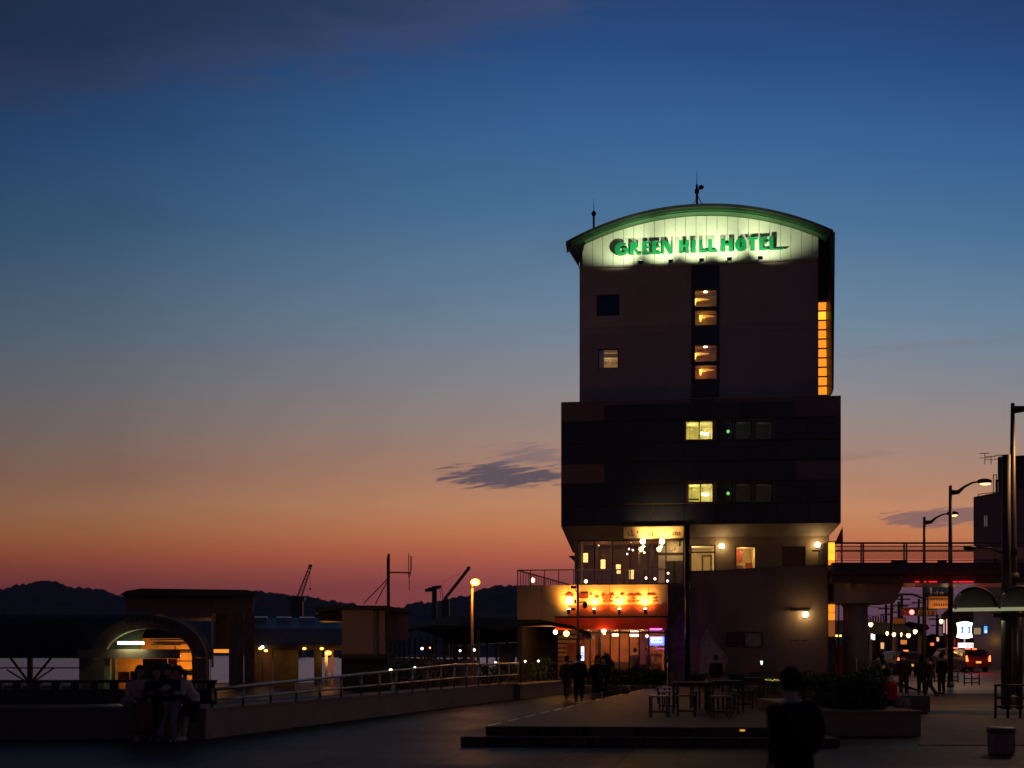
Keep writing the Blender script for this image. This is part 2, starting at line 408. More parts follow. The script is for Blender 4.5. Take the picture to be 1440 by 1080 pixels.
# right side pavings (thin sheets stacked 4 mm apart)
struct('pavement', MB().add([(5.6, 14.0, .004), (40, 13.0, .004), (40, 18.6, .004), (7.5, 19.2, .004), (5.4, 19.2, .004)], [(0, 1, 2, 3, 4)]), pave)
struct('footpath', MB().add([(7.5, 19.25, .004), (40, 18.7, .004), (60, 75, .004), (24, 75, .004), (16.6, 44, .004), (9.0, 23, .004)], [(0, 1, 2, 3, 4, 5)]), pale)
struct('kerb_strip', MB().prism([(7.35, 19.2), (40, 18.62), (40, 18.72), (7.35, 19.3)], 0.0, .02, 'z'), concrete_dk)
struct('border_strip', MB().add([(-30, 13.2, .006), (30, 13.2, .006), (30, 15.75, .006), (-30, 15.75, .006)], [(0, 1, 2, 3)]), tiles('border_brick', (.07, .036, .026), .3, .15, .01, .6, dark=.5, spec=.2))
# road rising gently beyond the bridge
road_m = mat('road_asphalt', (.05, .048, .048), .55, var=.2, scale=2, bump=.4, bscale=80)
rz0, rz1 = .02, 1.6
struct('road', MB().add([(17.2, 44, rz0), (27, 44, rz0), (60, 150, rz1), (44, 150, rz1)], [(0, 1, 2, 3)]), road_m)
def roadz(D): return rz0 + (rz1 - rz0) * (D - 44) / 106 if D > 44 else .004

# low walls of the quay
wl = thing('parapet_wall', 'low brown concrete wall running along the plaza behind the four seated people', 'wall')
MB().prism([(-26, 20.7), (-6.05, 20.7), (-6.05, 21.3), (-26, 21.3)], 0, .56, 'z').build('wall_body', concrete_dk, wl)
MB().prism([(-26, 20.66), (-6.02, 20.66), (-6.02, 21.34), (-26, 21.34)], .562, .62, 'z').build('coping', concrete_dk, wl)
w2 = thing('ramp_wall', 'low concrete wall that carries the steel pipe railing towards the street lamp', 'wall')
def off2(a, b2, d):
    a = Vector(a); b2 = Vector(b2); n = Vector((-(b2 - a).y, (b2 - a).x)).normalized() * d; return (a + n, b2 + n)
a0, b0 = (-5.95, 20.72), (0.25, 39.6)
a1, b1 = off2(a0, b0, .45)
MB().prism([a0, b0, tuple(b1), tuple(a1)], 0, .55, 'z').build('wall_body', concrete, w2)
a2, b2_ = off2(a0, b0, -.03); a3, b3 = off2(a0, b0, .49)
MB().prism([tuple(a2), tuple(b2_), tuple(b3), tuple(a3)], .552, .60, 'z').build('coping', concrete, w2)
w3 = thing('bench_wall', 'rough stone seat wall between the pipe railing and the walking people', 'wall')
MB().prism([(.3, 39.0), (2.35, 45.2), (1.7, 45.5), (-.3, 39.4)], 0, .48, 'z').build('wall_body', concrete, w3)
MB().prism([(.33, 38.95), (2.40, 45.2), (1.65, 45.53), (-.34, 39.4)], .482, .54, 'z').build('seat_slab', wood, w3)
# planter mound behind the ramp wall
g = MB().prism([(-6.35, 21.5), (-.75, 39.6), (-1.6, 40), (-7.8, 22.5)], 0.0, .5, 'z'); tag(g.build('planting_bed', mat('soil', (.03, .022, .018), .9), None), 'dark raised soil bed behind the pipe railing', 'planting bed')

# steel pipe railing on the ramp wall
rl = thing('pipe_railing', 'galvanised two-pipe railing with many posts on the low concrete wall', 'railing', (0, 0, 0))
def rp(k): return Vector((-5.75 + (.35 + 5.75) * k - .12, 20.9 + (39.5 - 20.9) * k, .60))
def rh(k): return .36 + .36 * min(1, k * 1.5)
tp = []; lo = []
for i in range(19):
    k = i / 18; p = rp(k); h = rh(k); tp.append(p + Vector((0, 0, h))); lo.append(p + Vector((0, 0, h * .42)))
    m_ = MB().cyl(p, p + Vector((0, 0, h)), .028, 8); m_.cyl(p, p + Vector((0, 0, .015)), .06, 8); m_.build('post', steel, rl, smooth=True)
MB().loft(tp, .034, 8).build('top_rail', steel, rl, smooth=True)
MB().loft(lo, .024, 8).build('lower_rail', steel, rl, smooth=True)

# dark balustrade behind the seated group
bl = thing('dark_balustrade', 'dark panelled balustrade with a row of small square openings under its rail', 'balustrade', (-16, 22, 0))
MB().box(-14, 9.9, 0, .09, 1.06, 1.12).build('top_rail', steel_dk, bl)
MB().box(-14, 9.9, .02, .08, .62, .93).build('panel', steel_dk, bl)
for i in range(60):
    x = -13.9 + i * .40
    MB().box(x, x + .17, .0, .085, .93, 1.06).build('baluster', steel_dk, bl)

# ================================================================= HOTEL
HA = R(5.7); O = Vector((PX(815, 50), 50, 0)); UD = Vector((math.cos(HA), -math.sin(HA))); VD = Vector((math.sin(HA), math.cos(HA)))
def hp(px, py, v=0.0):
    d = Vector(((px - 720) / F, 1.0)); t_ = (v + O.xy.dot(VD)) / d.dot(VD); w = d * t_ - O.xy
    return w.dot(UD), CH - (py - HZ) / F * t_
def hu(px, v=0.0): return hp(px, 500, v)[0]
def hz(px, py, v=0.0): return hp(px, py, v)[1]
def HW(u, v, z): q = O.xy + UD * u + VD * v; return Vector((q.x, q.y, z))
hotel = thing('hotel', 'tall dark hotel tower with curved green-lit roof, wide middle floors and a low podium', 'hotel', O, -HA)
def hb(mb, name, m, parent=hotel, smooth=False): return mb.build(name, m, parent, smooth)
def window(px0, px1, py0, py1, v, depth=2.5, inner=cream, lights=(), frame=steel_dk, mull=1, pm=glass_m, pref=None, transom=0, sill=False, lining=True):
    """opening in the wall at plane v: frame, pane, lit room behind. returns hole + frame object"""
    pc = (px0 + px1) / 2
    u0 = hu(px0, v); u1 = hu(px1, v); z1 = hz(pc, py0, v); z0 = hz(pc, py1, v)
    f = MB(); e = .05
    f.box(u0, u0 + e, v + .06, v + .14, z0, z1); f.box(u1 - e, u1, v + .06, v + .14, z0, z1)
    f.box(u0 + e, u1 - e, v + .06, v + .14, z0, z0 + e); f.box(u0 + e, u1 - e, v + .06, v + .14, z1 - e, z1)
    for i in range(1, mull + 1):
        x = u0 + (u1 - u0) * i / (mull + 1); f.box(x - e / 2, x + e / 2, v + .065, v + .135, z0 + e, z1 - e)
    for i in range(1, transom + 1):
        zz = z0 + (z1 - z0) * i / (transom + 1); f.box(u0 + e, u1 - e, v + .07, v + .13, zz - e / 2, zz + e / 2)
    fo = hb(f, 'window', frame)
    hb(MB().box(u0 + .02, u1 - .02, v + .095, v + .105, z0 + .02, z1 - .02), 'pane', pm, fo)
    if sill: hb(MB().box(u0 - .06, u1 + .06, v - .05, v - .003, z0 - .05, z0), 'sill', frame, fo)
    if lining:
        w = MB(); a, b_, c, d, y0, y1 = u0 - .04, u1 + .04, z0 - .04, z1 + .04, v + .3, v + .3 + depth
        w.add([(a, y0, c), (b_, y0, c), (b_, y0, d), (a, y0, d), (a, y1, c), (b_, y1, c), (b_, y1, d), (a, y1, d)],
              [(4, 5, 6, 7), (0, 1, 5, 4), (3, 7, 6, 2), (0, 4, 7, 3), (1, 2, 6, 5)])
        hb(w, 'room_lining', inner, fo)
        for (fu, fv, fz, p, c_, r) in lights:
            light('POINT', (u0 + (u1 - u0) * fu, v + .3 + depth * fv, z0 + (z1 - z0) * fz), p, c_, r, fo)
    return (u0, u1, z0, z1), fo

uR = hu(1150); zG = hz(815, 376); zB = hz(815, 566); DV = 11.5
holes = []
dimroom = mat('room_dim', (.12, .10, .055), .8)
# tower windows
h, fo = window(839, 871, 414, 444, 0, inner=dimroom, pm=glass_dk, mull=0); holes.append(h)
h, fo = window(841, 870, 490, 518, 0, inner=cream, mull=0, lights=[(.5, .5, .8, 7, (1, .72, .36), .15)]); holes.append(h)
cu = MB()
for i in range(7): cu.cyl((h[0] + .06 + i * .032, .34 + .01 * (i % 2), h[2]), (h[0] + .06 + i * .032, .34 + .01 * (i % 2), h[3]), .02, 6)
hb(cu, 'curtain', white, fo, True)
hb(MB().box(h[0] + .05, h[1], .9, .95, h[3] - .18, h[3]), 'blind', cream, fo)
# lift lobby strip
sconce = emi('sconce_glow', (1, .62, .10), 2.5); down = emi('downlight', (1, .9, .7), 12)
lobby = mat('lobby_wall', (.42, .27, .05), .8)
for (y0, y1, dl, sx) in ((406, 432, 1, .10), (434.5, 458, 0, .33), (484, 509, 1, .10), (511.5, 534, 0, .33)):
    h, fo = window(976, 1009.5, y0, y1, 0, depth=.8, inner=lobby if y0 < 480 else mat('lobby_wall_red', (.44, .20, .04) if y0 < 500 else (.46, .17, .04), .8), mull=0,
                   lights=[(sx + .14, .62, .72, 1.1, (1, .50, .05), .04), (.6, .4, .85, .55, (1, .7, .25), .1)]); holes.append(h)
    u = h[0] + (h[1] - h[0]) * sx; zz = h[2] + (h[3] - h[2]) * (.72 if dl else .88)
    hb(MB().loft([(u, .85, zz - .22), (u, .84, zz - .1), (u + .02, .82, zz + .05)], [.03, .05, .09], 8), 'wall_sconce', sconce, fo, True)
    hb(MB().loft([(u + .05, .88, zz + .02), (u + .28, .88, zz + .03), (u + .66, .9, zz + .03)], [.10, .07, .012], 10), 'sconce_light_cone', emi('light_cone_glow', (1, .40, .02), .7), fo, True)  # glowing cone painted in for the light thrown along the wall
    if dl: hb(MB().cyl((h[0] + .55, .4, h[3] - .03), (h[0] + .55, .4, h[3] + .0), .08, 10), 'downlight', down, fo)
tw = MB().wallh(0, uR, zB - .3, zG, 0, .3, holes)
tw.box(0, .3, .3, DV, zB - .3, zG); tw.box(uR - .3, uR, .3, DV, zB - .3, zG); tw.box(.3, uR - .3, DV - .3, DV, zB - .3, zG)
hb(tw, 'tower_wall', tower_paint)
# thin joints of the cladding
m_ = MB()
for zz in (zB + 3.1, zG - 2.9): m_.box(.02, hu(970), -.012, -.002, zz, zz + .02); m_.box(hu(1014), uR - .02, -.012, -.002, zz, zz + .02)
for u in (2.7, 8.4): m_.box(u, u + .02, -.012, -.002, zB + .1, zG - .1)
hb(m_, 'cladding_joint', tower_paint)
# dark glazed strip around the lobby windows
u0, u1 = hu(972.5), hu(1011.5)
lob = [q for q in holes if q[0] > u0 - .2]
hb(MB().wallh(u0, u1, hz(990, 559), hz(990, 373), -.04, -.003, lob), 'glazed_strip', navy)

# arched roof
def circ(p, q, r):
    ax, ay = p; bx, by = q; cx, cy = r
    d = 2 * (ax * (by - cy) + bx * (cy - ay) + cx * (ay - by))
    ux = ((ax * ax + ay * ay) * (by - cy) + (bx * bx + by * by) * (cy - ay) + (cx * cx + cy * cy) * (ay - by)) / d
    uy = ((ax * ax + ay * ay) * (cx - bx) + (bx * bx + by * by) * (ax - cx) + (cx * cx + cy * cy) * (bx - ax)) / d
    return ux, uy, math.hypot(ax - ux, ay - uy)
vo = -.55
pL = hp(796, 341, vo); pM = hp(985, 288, vo); pR = hp(1171, 325, vo)
cx, cz, cr = circ(pL, pM, pR)
def arc(r, ua, ub, n=40): return [(cx + (ua + (ub - ua) * i / n - cx), cz + math.sqrt(max(.01, r * r - (ua + (ub - ua) * i / n - cx) ** 2))) for i in range(n + 1)]
def shell(r0, r1, ua, ub, v0, v1, n=40):
    m = MB(); a = arc(r0, ua, ub, n); b = arc(r1, ua, ub, n)
    for i in range(n): m.prism([a[i], a[i + 1], b[i + 1], b[i]], v0, v1)
    return m
uL = pL[0]; uRR = pR[0]
def band(r_in, r_out, ua, ub, v0, v1):
    a = arc(r_in, ua, ub); b = arc(r_out, ua, ub); return MB().prism(a + b[::-1], v0, v1)
hb(band(cr - .13, cr, uL, uRR, vo - .14, .35), 'roof', roof_dk)
hb(band(cr - .14, cr - .01, .0, uR + .1, .351, DV + .3), 'rear_roof', roof_dk)
hb(band(cr - .25, cr - .135, uL + .25, uRR - .1, vo - .05, vo + .25), 'fascia_board', green_m)
hb(band(cr - .31, cr - .255, uL + .45, uRR - .2, vo + .02, .3), 'roof_soffit', green_m)
hb(MB().prism([(.3, zG), (uR - .3, zG)] + arc(cr - .15, .3, uR - .3, 16)[::-1], DV - .3, DV), 'rear_gable_wall', tower_paint)
for ue_ in (.15, uR - .15): hb(MB().box(ue_ - .15, ue_ + .15, .3, DV, zG, cz + math.sqrt((cr - .16) ** 2 - (ue_ - (.15 if ue_ < 1 else -.15) - cx) ** 2)), 'side_wall_top', tower_paint)
# left eave wedge and right fin
e0 = hp(796, 341, vo); e1 = hp(815.5, 376, -.3); 
sL = cz + math.sqrt(cr * cr - (uL + .1 - cx) ** 2)
hb(MB().prism([(uL + .04, e0[1] - .14), (-.02, zG - .05), (-.02, zG + 1.05), (uL + .9, e0[1] + .03)], vo + .1, -.12), 'eave_bracket', roof_dk)
# gable panels in vertical strips
pn = MB(); pw = .478; ub = .14
while ub < uR - .05:
    ue = min(ub + pw - .018, uR + .0)
    za = cz + math.sqrt((cr - .33) ** 2 - (ub - cx) ** 2); zb_ = cz + math.sqrt((cr - .33) ** 2 - (ue - cx) ** 2)
    pn.prism([(ub, zG + .0), (ue, zG + .0), (ue, zb_), (ub, za)], -.10, -.05); ub += pw
hb(pn, 'gable_panel', gable_m)
bk = arc(cr - .35, .02, uR - .02, 20)
hb(MB().prism([(.02, zG + .005)] + [(uR - .02, zG + .005)] + bk[::-1], -.045, .25), 'gable_wall', mat('gable_backing', (.12, .13, .10), .8))
hb(MB().box(-.02, uR, -.14, -.003, zG - .09, zG - .01), 'gable_ledge', tower_paint)
# stair bay on the right side
vb = .35
r0 = uR + .003; r1 = hu(1167.5, vb); zt = hz(1160, 330, vb)
lit0, lit1 = hz(1160, 556, vb), hz(1160, 424, vb)
ut = hu(1171.5, vo)
zq = cz + math.sqrt(cr * cr - (r1 - .02 - cx) ** 2) - .14
hb(MB().prism([(r1 - .02, zq), (uRR - .01, pR[1] - .14), (uRR - .03, pR[1] - .6), (hu(1166.8, vo) , hz(1160, 430, vo)), (hu(1169, vo) - .02, hz(1160, 556, vo)), (hu(1168.8, vb) - .12, hz(1160, 556, vb))], vb - 1.2, vb + .3), 'side_fin', roof_dk)
hb(MB().box(r0, r1 - .02, vb, vb + 4, lit1 + .06, zt + .1), 'stair_bay', roof_dk)
hb(MB().box(r0 + .19, r0 + .25, vb - .1, vb - .003, lit1 + .2, zt), 'downpipe', steel_dk)
amber = emi('amber_pane', (1, .27, .012), 1.25); amber2 = emi('amber_pane_bright', (1, .42, .02), 1.9)
nP = 10
for i in range(nP):
    za = lit0 + (lit1 - lit0) * i / nP; zb_ = lit0 + (lit1 - lit0) * (i + 1) / nP
    o_ = hb(MB().box(r0 + .1, r1 - .06, vb + .02, vb + .06, za + .04, zb_ - .03), 'amber_pane', amber2 if i in (8,) else amber)
    hb(MB().box(r0 + .06, r1 - .02, vb - .03, vb + .015, za - .03, za + .03), 'stair_mullion', steel_dk)
hb(MB().box(r0, r1 - .02, vb + .08, vb + 4, lit0 - .2, lit1 + .05), 'stair_core', roof_dk)
hb(MB().box(r0, r0 + .07, vb - .04, vb + .015, lit0, lit1), 'stair_frame', steel_dk)
light('AREA', ((r0 + r1) / 2 + .1, vb - .3, (lit0 + lit1) / 2), .6, AMB, .3, hotel, rot=(R(90), 0, 0), sy=4)

# ---- wide middle block
vB = -.8
b0u, b1u = hu(789, vB), hu(1182.5, vB); zT = hz(789, 565.5, vB); zL = hz(789, 740, vB)
holes = []
lobbyY = mat('corridor_wall', (.62, .56, .26), .7)
green_e = emi('exit_light_green', (.35, 1, .25), 6)
for (ya, yb, xa) in ((591, 619, 963.5), (679, 707, 967)):
    h, fo = window(xa, 1003.5, ya, yb, vB, depth=1.6, inner=lobbyY, mull=1, lights=[(.3, .5, .85, 9, (1, .86, .34), .08), (.75, .4, .7, 5, (1, .86, .36), .06)]); holes.append(h)
    du = h[1] - h[0]
    hb(MB().sph((h[0] + du * .66, vB + 1.3, h[2] + .58), .07), 'exit_lamp', green_e, fo, True)
    hb(MB().cyl((h[0] + du * .66, vB + 1.3, h[2] + .66), (h[0] + du * .66, vB + 1.3, h[3]), .012, 6), 'lamp_rod', black, fo)
    hb(MB().box(h[0] + du * .76, h[0] + du * .92, vB + 1.6, vB + 1.66, h[2] + .56, h[2] + .66), 'ceiling_lamp', down, fo)
    hb(MB().box(h[0] + du * .22, h[0] + du * .235, vB + 1.2, vB + 1.25, h[2], h[3]), 'door_edge', wood_dk, fo)
    if ya > 650: hb(MB().box(h[0] + .05, h[0] + du * .45, vB + .35, vB + .38, h[2] + .18, h[2] + .25), 'inner_rail', black, fo)
    h, fo = window(1008, 1031, ya, yb, vB, depth=1.6, inner=mat('room_dark', (.10, .08, .05), .8), mull=0, pm=glass_dk, lights=[(.6, .5, .5, .25, (.3, 1, .25), .05)]); holes.append(h)
    hb(MB().sph((h[0] + (h[1] - h[0]) * .76, vB + .5, h[2] + .5), .075), 'exit_lamp', green_e, fo, True)
    for (pa, pb) in ((1033, 1057), (1061, 1086.5)):
        h, fo = window(pa, pb, ya, yb, vB, depth=1.2, inner=dimroom, mull=0, pm=glass_dk, lights=[(.5, .5, .8, 2.6, (.95, .9, .5), .1)]); holes.append(h)
bw = MB().wallh(b0u, b1u, zL, zT, vB, vB + .3, holes)
bw.box(b0u, b0u + .3, vB + .3, DV + .6, zL, zT); bw.box(b1u - .3, b1u, vB + .3, DV + .6, zL, zT); bw.box(b0u + .3, b1u - .3, DV + .3, DV + .6, zL, zT)
bw.box(b0u + .3, b1u - .3, vB + .3, DV + .3, zT - .2, zT - .02)
hb(bw, 'block_wall', block_paint)
# navy cladding bands between the window rows
def bandp(px0, px1, py0, py1, pr=.03):
    return (hu(px0, vB), hu(px1, vB), hz(985, py1, vB), hz(985, py0, vB))
nb = MB()
for (pa, pb, ya, yb) in ((850, 970, 567, 589), (1006, 1117, 567, 589), (790, 961, 591.5, 620), (1090, 1182, 591.5, 620), (790, 1182, 622, 648), (850, 1120, 650.5, 677), (790, 964, 679.5, 708), (1090, 1182, 679.5, 708), (790, 1182, 710, 738)):
    a, b_, c, d = bandp(pa, pb, ya, yb)
    n_ = max(1, round((b_ - a) / 1.35))
    for i in range(n_):
        nb.box(a + (b_ - a) * i / n_ + .012, a + (b_ - a) * (i + 1) / n_ - .012, vB - .035, vB - .003, c + .015, d - .015)
hb(nb, 'cladding_panel', navy)
nb = MB()
for y in (590.2, 621, 649.2, 678.2, 709): z_ = hz(985, y, vB); nb.box(b0u + .03, b1u - .03, vB - .05, vB - .037, z_ - .02, z_ + .02)
hb(nb, 'sill_line', steel_dk)
nb = MB().box(hu(970, vB), hu(1006, vB), vB - .034, vB - .004, hz(985, 589, vB), hz(985, 561, vB)); hb(nb, 'cladding_strip', navy)
# hopper soffit beneath the block
c0u, c1u = hu(808, 0), hu(1166, 0); zS = hz(808, 757, 0)
sf = MB(); vs = [(b0u, vB, zL), (b1u, vB, zL), (b1u, DV, zL), (b0u, DV, zL), (c0u, 0, zS), (c1u, 0, zS), (c1u, DV - 1, zS), (c0u, DV - 1, zS)]
sf.add(vs, [(0, 1, 5, 4), (1, 2, 6, 5), (2, 3, 7, 6), (3, 0, 4, 7)]); sf.v = [(x, y, z - .004) for x, y, z in sf.v]
hb(sf, 'sloping_soffit', concrete)

# ---- second floor
zF = hz(900, 822, -4.0)                         # terrace floor level
holes = []
h, fo = window(1034, 1063.5, 768, 801, 0, depth=2, inner=mat('room_warm', (.75, .60, .28), .8), mull=0, lights=[(.5, .4, .9, 14, (1, .74, .34), .1)]); holes.append(h)
pic = mat('red_picture', (.30, .05, .03), .7, var=.6, scale=14)
u0, u1, z0, z1 = h
hb(MB().box(u0 + .08, u0 + .50, 1.5, 1.53, z0 + .48, z1 - .02), 'picture', pic, fo)
hb(MB().box(u0 + .60, u1 - .02, 1.2, 1.24, z0 + .0, z0 + .42), 'cabinet', pic, fo)
hb(MB().box(u0 + .1, u0 + .5, 1.3, 1.34, z0 + .02, z0 + .3), 'framed_print', mat('print_dark', (.12, .08, .05), .6, var=.6, scale=18), fo)
h, fo = window(1100, 1133, 768, 797, 0, inner=dimroom, pm=glass_dk, mull=0); holes.append(h)
# bright lobby opening right of the pole, bright doorway left of it, and the dark restaurant glazing
h, fo = window(971, 1006, 766, 806, 0, depth=2.6, inner=cream, mull=0, lights=[(.3, .4, .8, 16, (1, .75, .32), .1)]); holes.append(h)
u0, u1, z0, z1 = h
hb(MB().wallh(u0 + .6, u1 - .05, z0, z0 + .95, 1.2, 1.26, [(u0 + .68, u1 - .13, z0 + .08, z0 + .87)]), 'inner_doorframe', wood, fo)
hb(MB().box(u0, u1, .4, .45, z1 - .35, z1 - .28), 'pelmet', wood_dk, fo)
rest = mat('restaurant_wall', (.20, .105, .045), .55, var=.35, scale=.9)
h, fo = window(811, 962, 759, 822, 0, depth=4.5, inner=rest, mull=5,
               lights=[(.25, .4, .75, 8, (1, .5, .15), .1), (.6, .35, .8, 14, (1, .55, .2), .1), (.93, .30, .85, 30, (1, .74, .32), .1)]); holes.append(h)
u0, u1, z0, z1 = h
def hbx(px0, px1, py0, py1, v, t=.05): pc = (px0 + px1) / 2; return (hu(px0, v), hu(px1, v), v, v + t, hz(pc, py1, v), hz(pc, py0, v))
lit_wall = emi('lit_plaster', (1, .70, .25), .25)
hb(MB().box(*hbx(926, 962, 762, 777, 1.6)), 'lit_bulkhead', cream, fo)
hb(MB().box(*hbx(922, 962, 777.6, 780.4, 1.5)), 'wood_beam', wood_dk, fo)
v_ = 1.4
hb(MB().wallh(hu(926, v_), hu(962, v_), z0 + .02, hz(940, 781, v_), v_, v_ + .08, [(hu(937, v_), hu(961.7, v_), z0, hz(940, 789, v_))]), 'doorway_surround', cream, fo)
hb(MB().box(*hbx(937.5, 961, 790, 822, 1.9)), 'inner_door', wood_dk, fo)
# restaurant posts and shelves inside, for depth
m_ = MB()
for px in (838, 858, 876, 897, 915): m_.box(hu(px, 2.5), hu(px, 2.5) + .12, 2.5, 2.62, z0, z1)
hb(m_, 'inner_post', wood_dk, fo)
light('POINT', (hu(945, .9), .9, hz(945, 770, .9)), 9, (1, .72, .3), .1, fo)
zt2 = zS
fw = MB().wallh(c0u, c1u, zF - .2, zt2, 0, .3, holes)
fw.box(c0u, c0u + .3, .3, DV - 1, zF - .2, zt2); fw.box(c1u - .3, c1u, .3, DV - 1, zF - .2, zt2)
hb(fw, 'second_floor_wall', mat('second_floor_plaster', (.26, .19, .125), .8, var=.1, scale=.8))
hb(MB().prism([hp(799.5, 781.5, .1), hp(812, 781.5, .1), hp(812, 792.5, .1)], .1, .5), 'corner_bracket', black)

# ---- podium: right wall with slanted top
vP = -3.0
p0, p1 = hu(964, vP), hu(1164, vP); 
poly = [(p0, 0), (p1, 0), (p1, hz(1164, 795.5, vP)), (hu(1100, vP), hz(1100, 797.5, vP)), (hu(1008, vP), hz(1008, 804, vP)), (p0, hz(964, 805, vP))]
hb(MB().prism(poly, vP, vP + .3), 'podium_wall', mat('podium_plaster', (.26, .185, .135), .85, var=.12, scale=.5, bump=.2))
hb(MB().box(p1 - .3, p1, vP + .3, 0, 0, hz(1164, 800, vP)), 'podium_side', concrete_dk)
cp = MB(); tops = poly[2:]
for a, b_ in zip(tops, tops[1:]): cp.bar((a[0], vP + .15, a[1] + .03), (b_[0], vP + .15, b_[1] + .03), .36, .055)
hb(cp, 'parapet_coping', concrete_dk)
hb(MB().box(hu(939.5, vP), p0 - .003, vP + .02, vP + .3, 0, hz(950, 822, vP)), 'podium_pier', mat('pier_plaster', (.20, .14, .13), .85))
hb(MB().box(p0 + .2, p1 - .4, vP + .31, -.01, zF - .3, zF - .02), 'terrace_floor', concrete_dk)
# dark plinth
hb(MB().box(p0 + .01, p1 - .01, vP - .04, vP - .003, 0, .9), 'plinth', concrete_dk)
# dark ground-floor window recess left of lamp, faint ledge marks
hb(MB().box(*hbx(1112, 1138, 857.6, 858.8, vP - .16, .15)), 'canopy_ledge', steel_dk)
hb(MB().box(*hbx(1112, 1123, 900, 901, vP - .03, .02)), 'vent_slot', steel_dk); hb(MB().box(*hbx(1128, 1136, 900, 901, vP - .03, .02)), 'vent_slot', steel_dk)

# ---- terrace with the restaurant sign front and shop below
vT = -4.0
t0, t1 = hu(727, vT), hu(939, vT); tm = hu(781, vT)
zR0 = hz(900, 866, vT); zA = hz(900, 885, vT); zMid = hz(900, 850, vT)
sign_cream = mat('sign_fascia_cream', (.62, .43, .21), .7, var=.08, scale=1.2)
fa = MB(); n_ = 6; us = [hu(p, vT) for p in (727, 762, 799, 857, 912, 939)]
for a, b_ in zip(us, us[1:]): fa.box(a + .008, b_ - .008, vT, vT + .2, zMid + .005, zF)
for a, b_ in zip(us[:2], us[1:3]): fa.box(a + .008, b_ - .008, vT + .002, vT + .2, zR0 - .45, zMid - .005)
hb(fa, 'sign_fascia', sign_cream)
fa = MB()
for a, b_ in zip(us[2:], us[3:]): fa.box(a + .008, b_ - .008, vT, vT + .2, zR0, zMid - .005)
hb(fa, 'lower_fascia', mat('sign_fascia_orange', (.62, .11, .03), .7, var=.08))
hb(MB().box(tm, t1, vT - .06, vT + .2, zR0 - .08, zR0 - .006), 'fascia_trim', steel_dk)
# terrace slab: front along the face, left end runs back on a slant
Aw = (hu(727, vT), vT + .2); bx_ = Vector((3.1, 56.3)) - O.xy
Bw = (bx_.dot(UD), bx_.dot(VD))
hb(MB().prism([(t0 + .02, vT + .21), (t1, vT + .21), (t1, 0 - .01), (c0u, -.01), (c0u, Bw[1]), (Bw[0], Bw[1])], zF - .35, zF - .02, 'z'), 'terrace_slab', concrete_dk)
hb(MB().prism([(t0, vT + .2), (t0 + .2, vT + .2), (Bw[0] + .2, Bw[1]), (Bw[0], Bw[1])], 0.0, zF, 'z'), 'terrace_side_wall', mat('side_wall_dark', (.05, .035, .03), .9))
# rail
rt = thing('terrace_railing', 'glass terrace railing with thin steel posts above the restaurant sign', 'railing', HW(0, 0, 0), -HA)
zRt = hz(900, 799.5, vT)
MB().box(t0, hu(936, vT), vT + .06, vT + .11, zRt - .05, zRt).build('top_rail', steel, rt)
for px in (727, 745, 765, 785, 806, 826, 846, 866, 886, 906, 935): MB().box(hu(px, vT), hu(px, vT) + .035, vT + .06, vT + .10, zF, zRt - .05).build('post', steel_dk, rt)
MB().box(t0 + .05, hu(935, vT), vT + .08, vT + .09, zF + .05, zRt - .06).build('glass_panel', glass_m, rt)
MB().bar((t0 + .02, vT + .1, zRt - .025), (Bw[0], Bw[1], zRt - .025), .05, .05).build('side_rail', steel_dk, rt)
for i in range(1, 24): k = i / 23; MB().bar((t0 + .02 + (Bw[0] - t0) * k, vT + .1 + (Bw[1] - vT) * k, zF), (t0 + .02 + (Bw[0] - t0) * k, vT + .1 + (Bw[1] - vT) * k, zRt - .05), .03, .03).build('side_baluster', steel_dk, rt)
# awning fascia: red strip hanging forward
hb(MB().prism([(vT - .28, zA), (vT - .05, zR0 - .09), (vT + .1, zR0 - .09), (vT + .1, zA)], tm, hu(937, vT), 'x'), 'red_awning', awn_m)
# shopfront
vS = vT + .5
s0, s1 = hu(812, vS), hu(938, vS); shopz = zA - .003
shop_in = mat('shop_wall', (.40, .16, .045), .75, var=.3, scale=1.2)
sh = MB(); sh.box(s0, s1, vS + 3.3, vS + 3.4, .3, shopz); sh.box(s1 - .1, s1, vS + .1, vS + 3.3, .3, shopz); sh.box(s0, s0 + .1, vS + .1, vS + 3.3, .3, shopz)
hb(sh, 'shop_interior_wall', shop_in)
hb(MB().box(hu(782, vS), s1, vT + .25, vS + 3.4, shopz, shopz + .1), 'shop_ceiling', concrete_dk)
hb(MB().box(hu(782, vS), s1, vT - .2, vS + 3.3, .02, .3), 'shop_floor', concrete)
fr = MB()
for px in (812, 829, 842, 857, 870, 884, 898, 911.5, 936): fr.box(hu(px, vS), hu(px, vS) + .06, vS, vS + .08, .3, shopz)
fr.box(s0, s1, vS + .01, vS + .07, .3, .55); fr.box(s0, s1, vS + .01, vS + .07, 2.55, 2.62)
sfo = hb(fr, 'shopfront_frame', steel_dk)
hb(MB().box(s0 + .05, s1 - .02, vS + .035, vS + .045, .56, shopz - .01), 'shopfront_pane', glass_m, sfo)
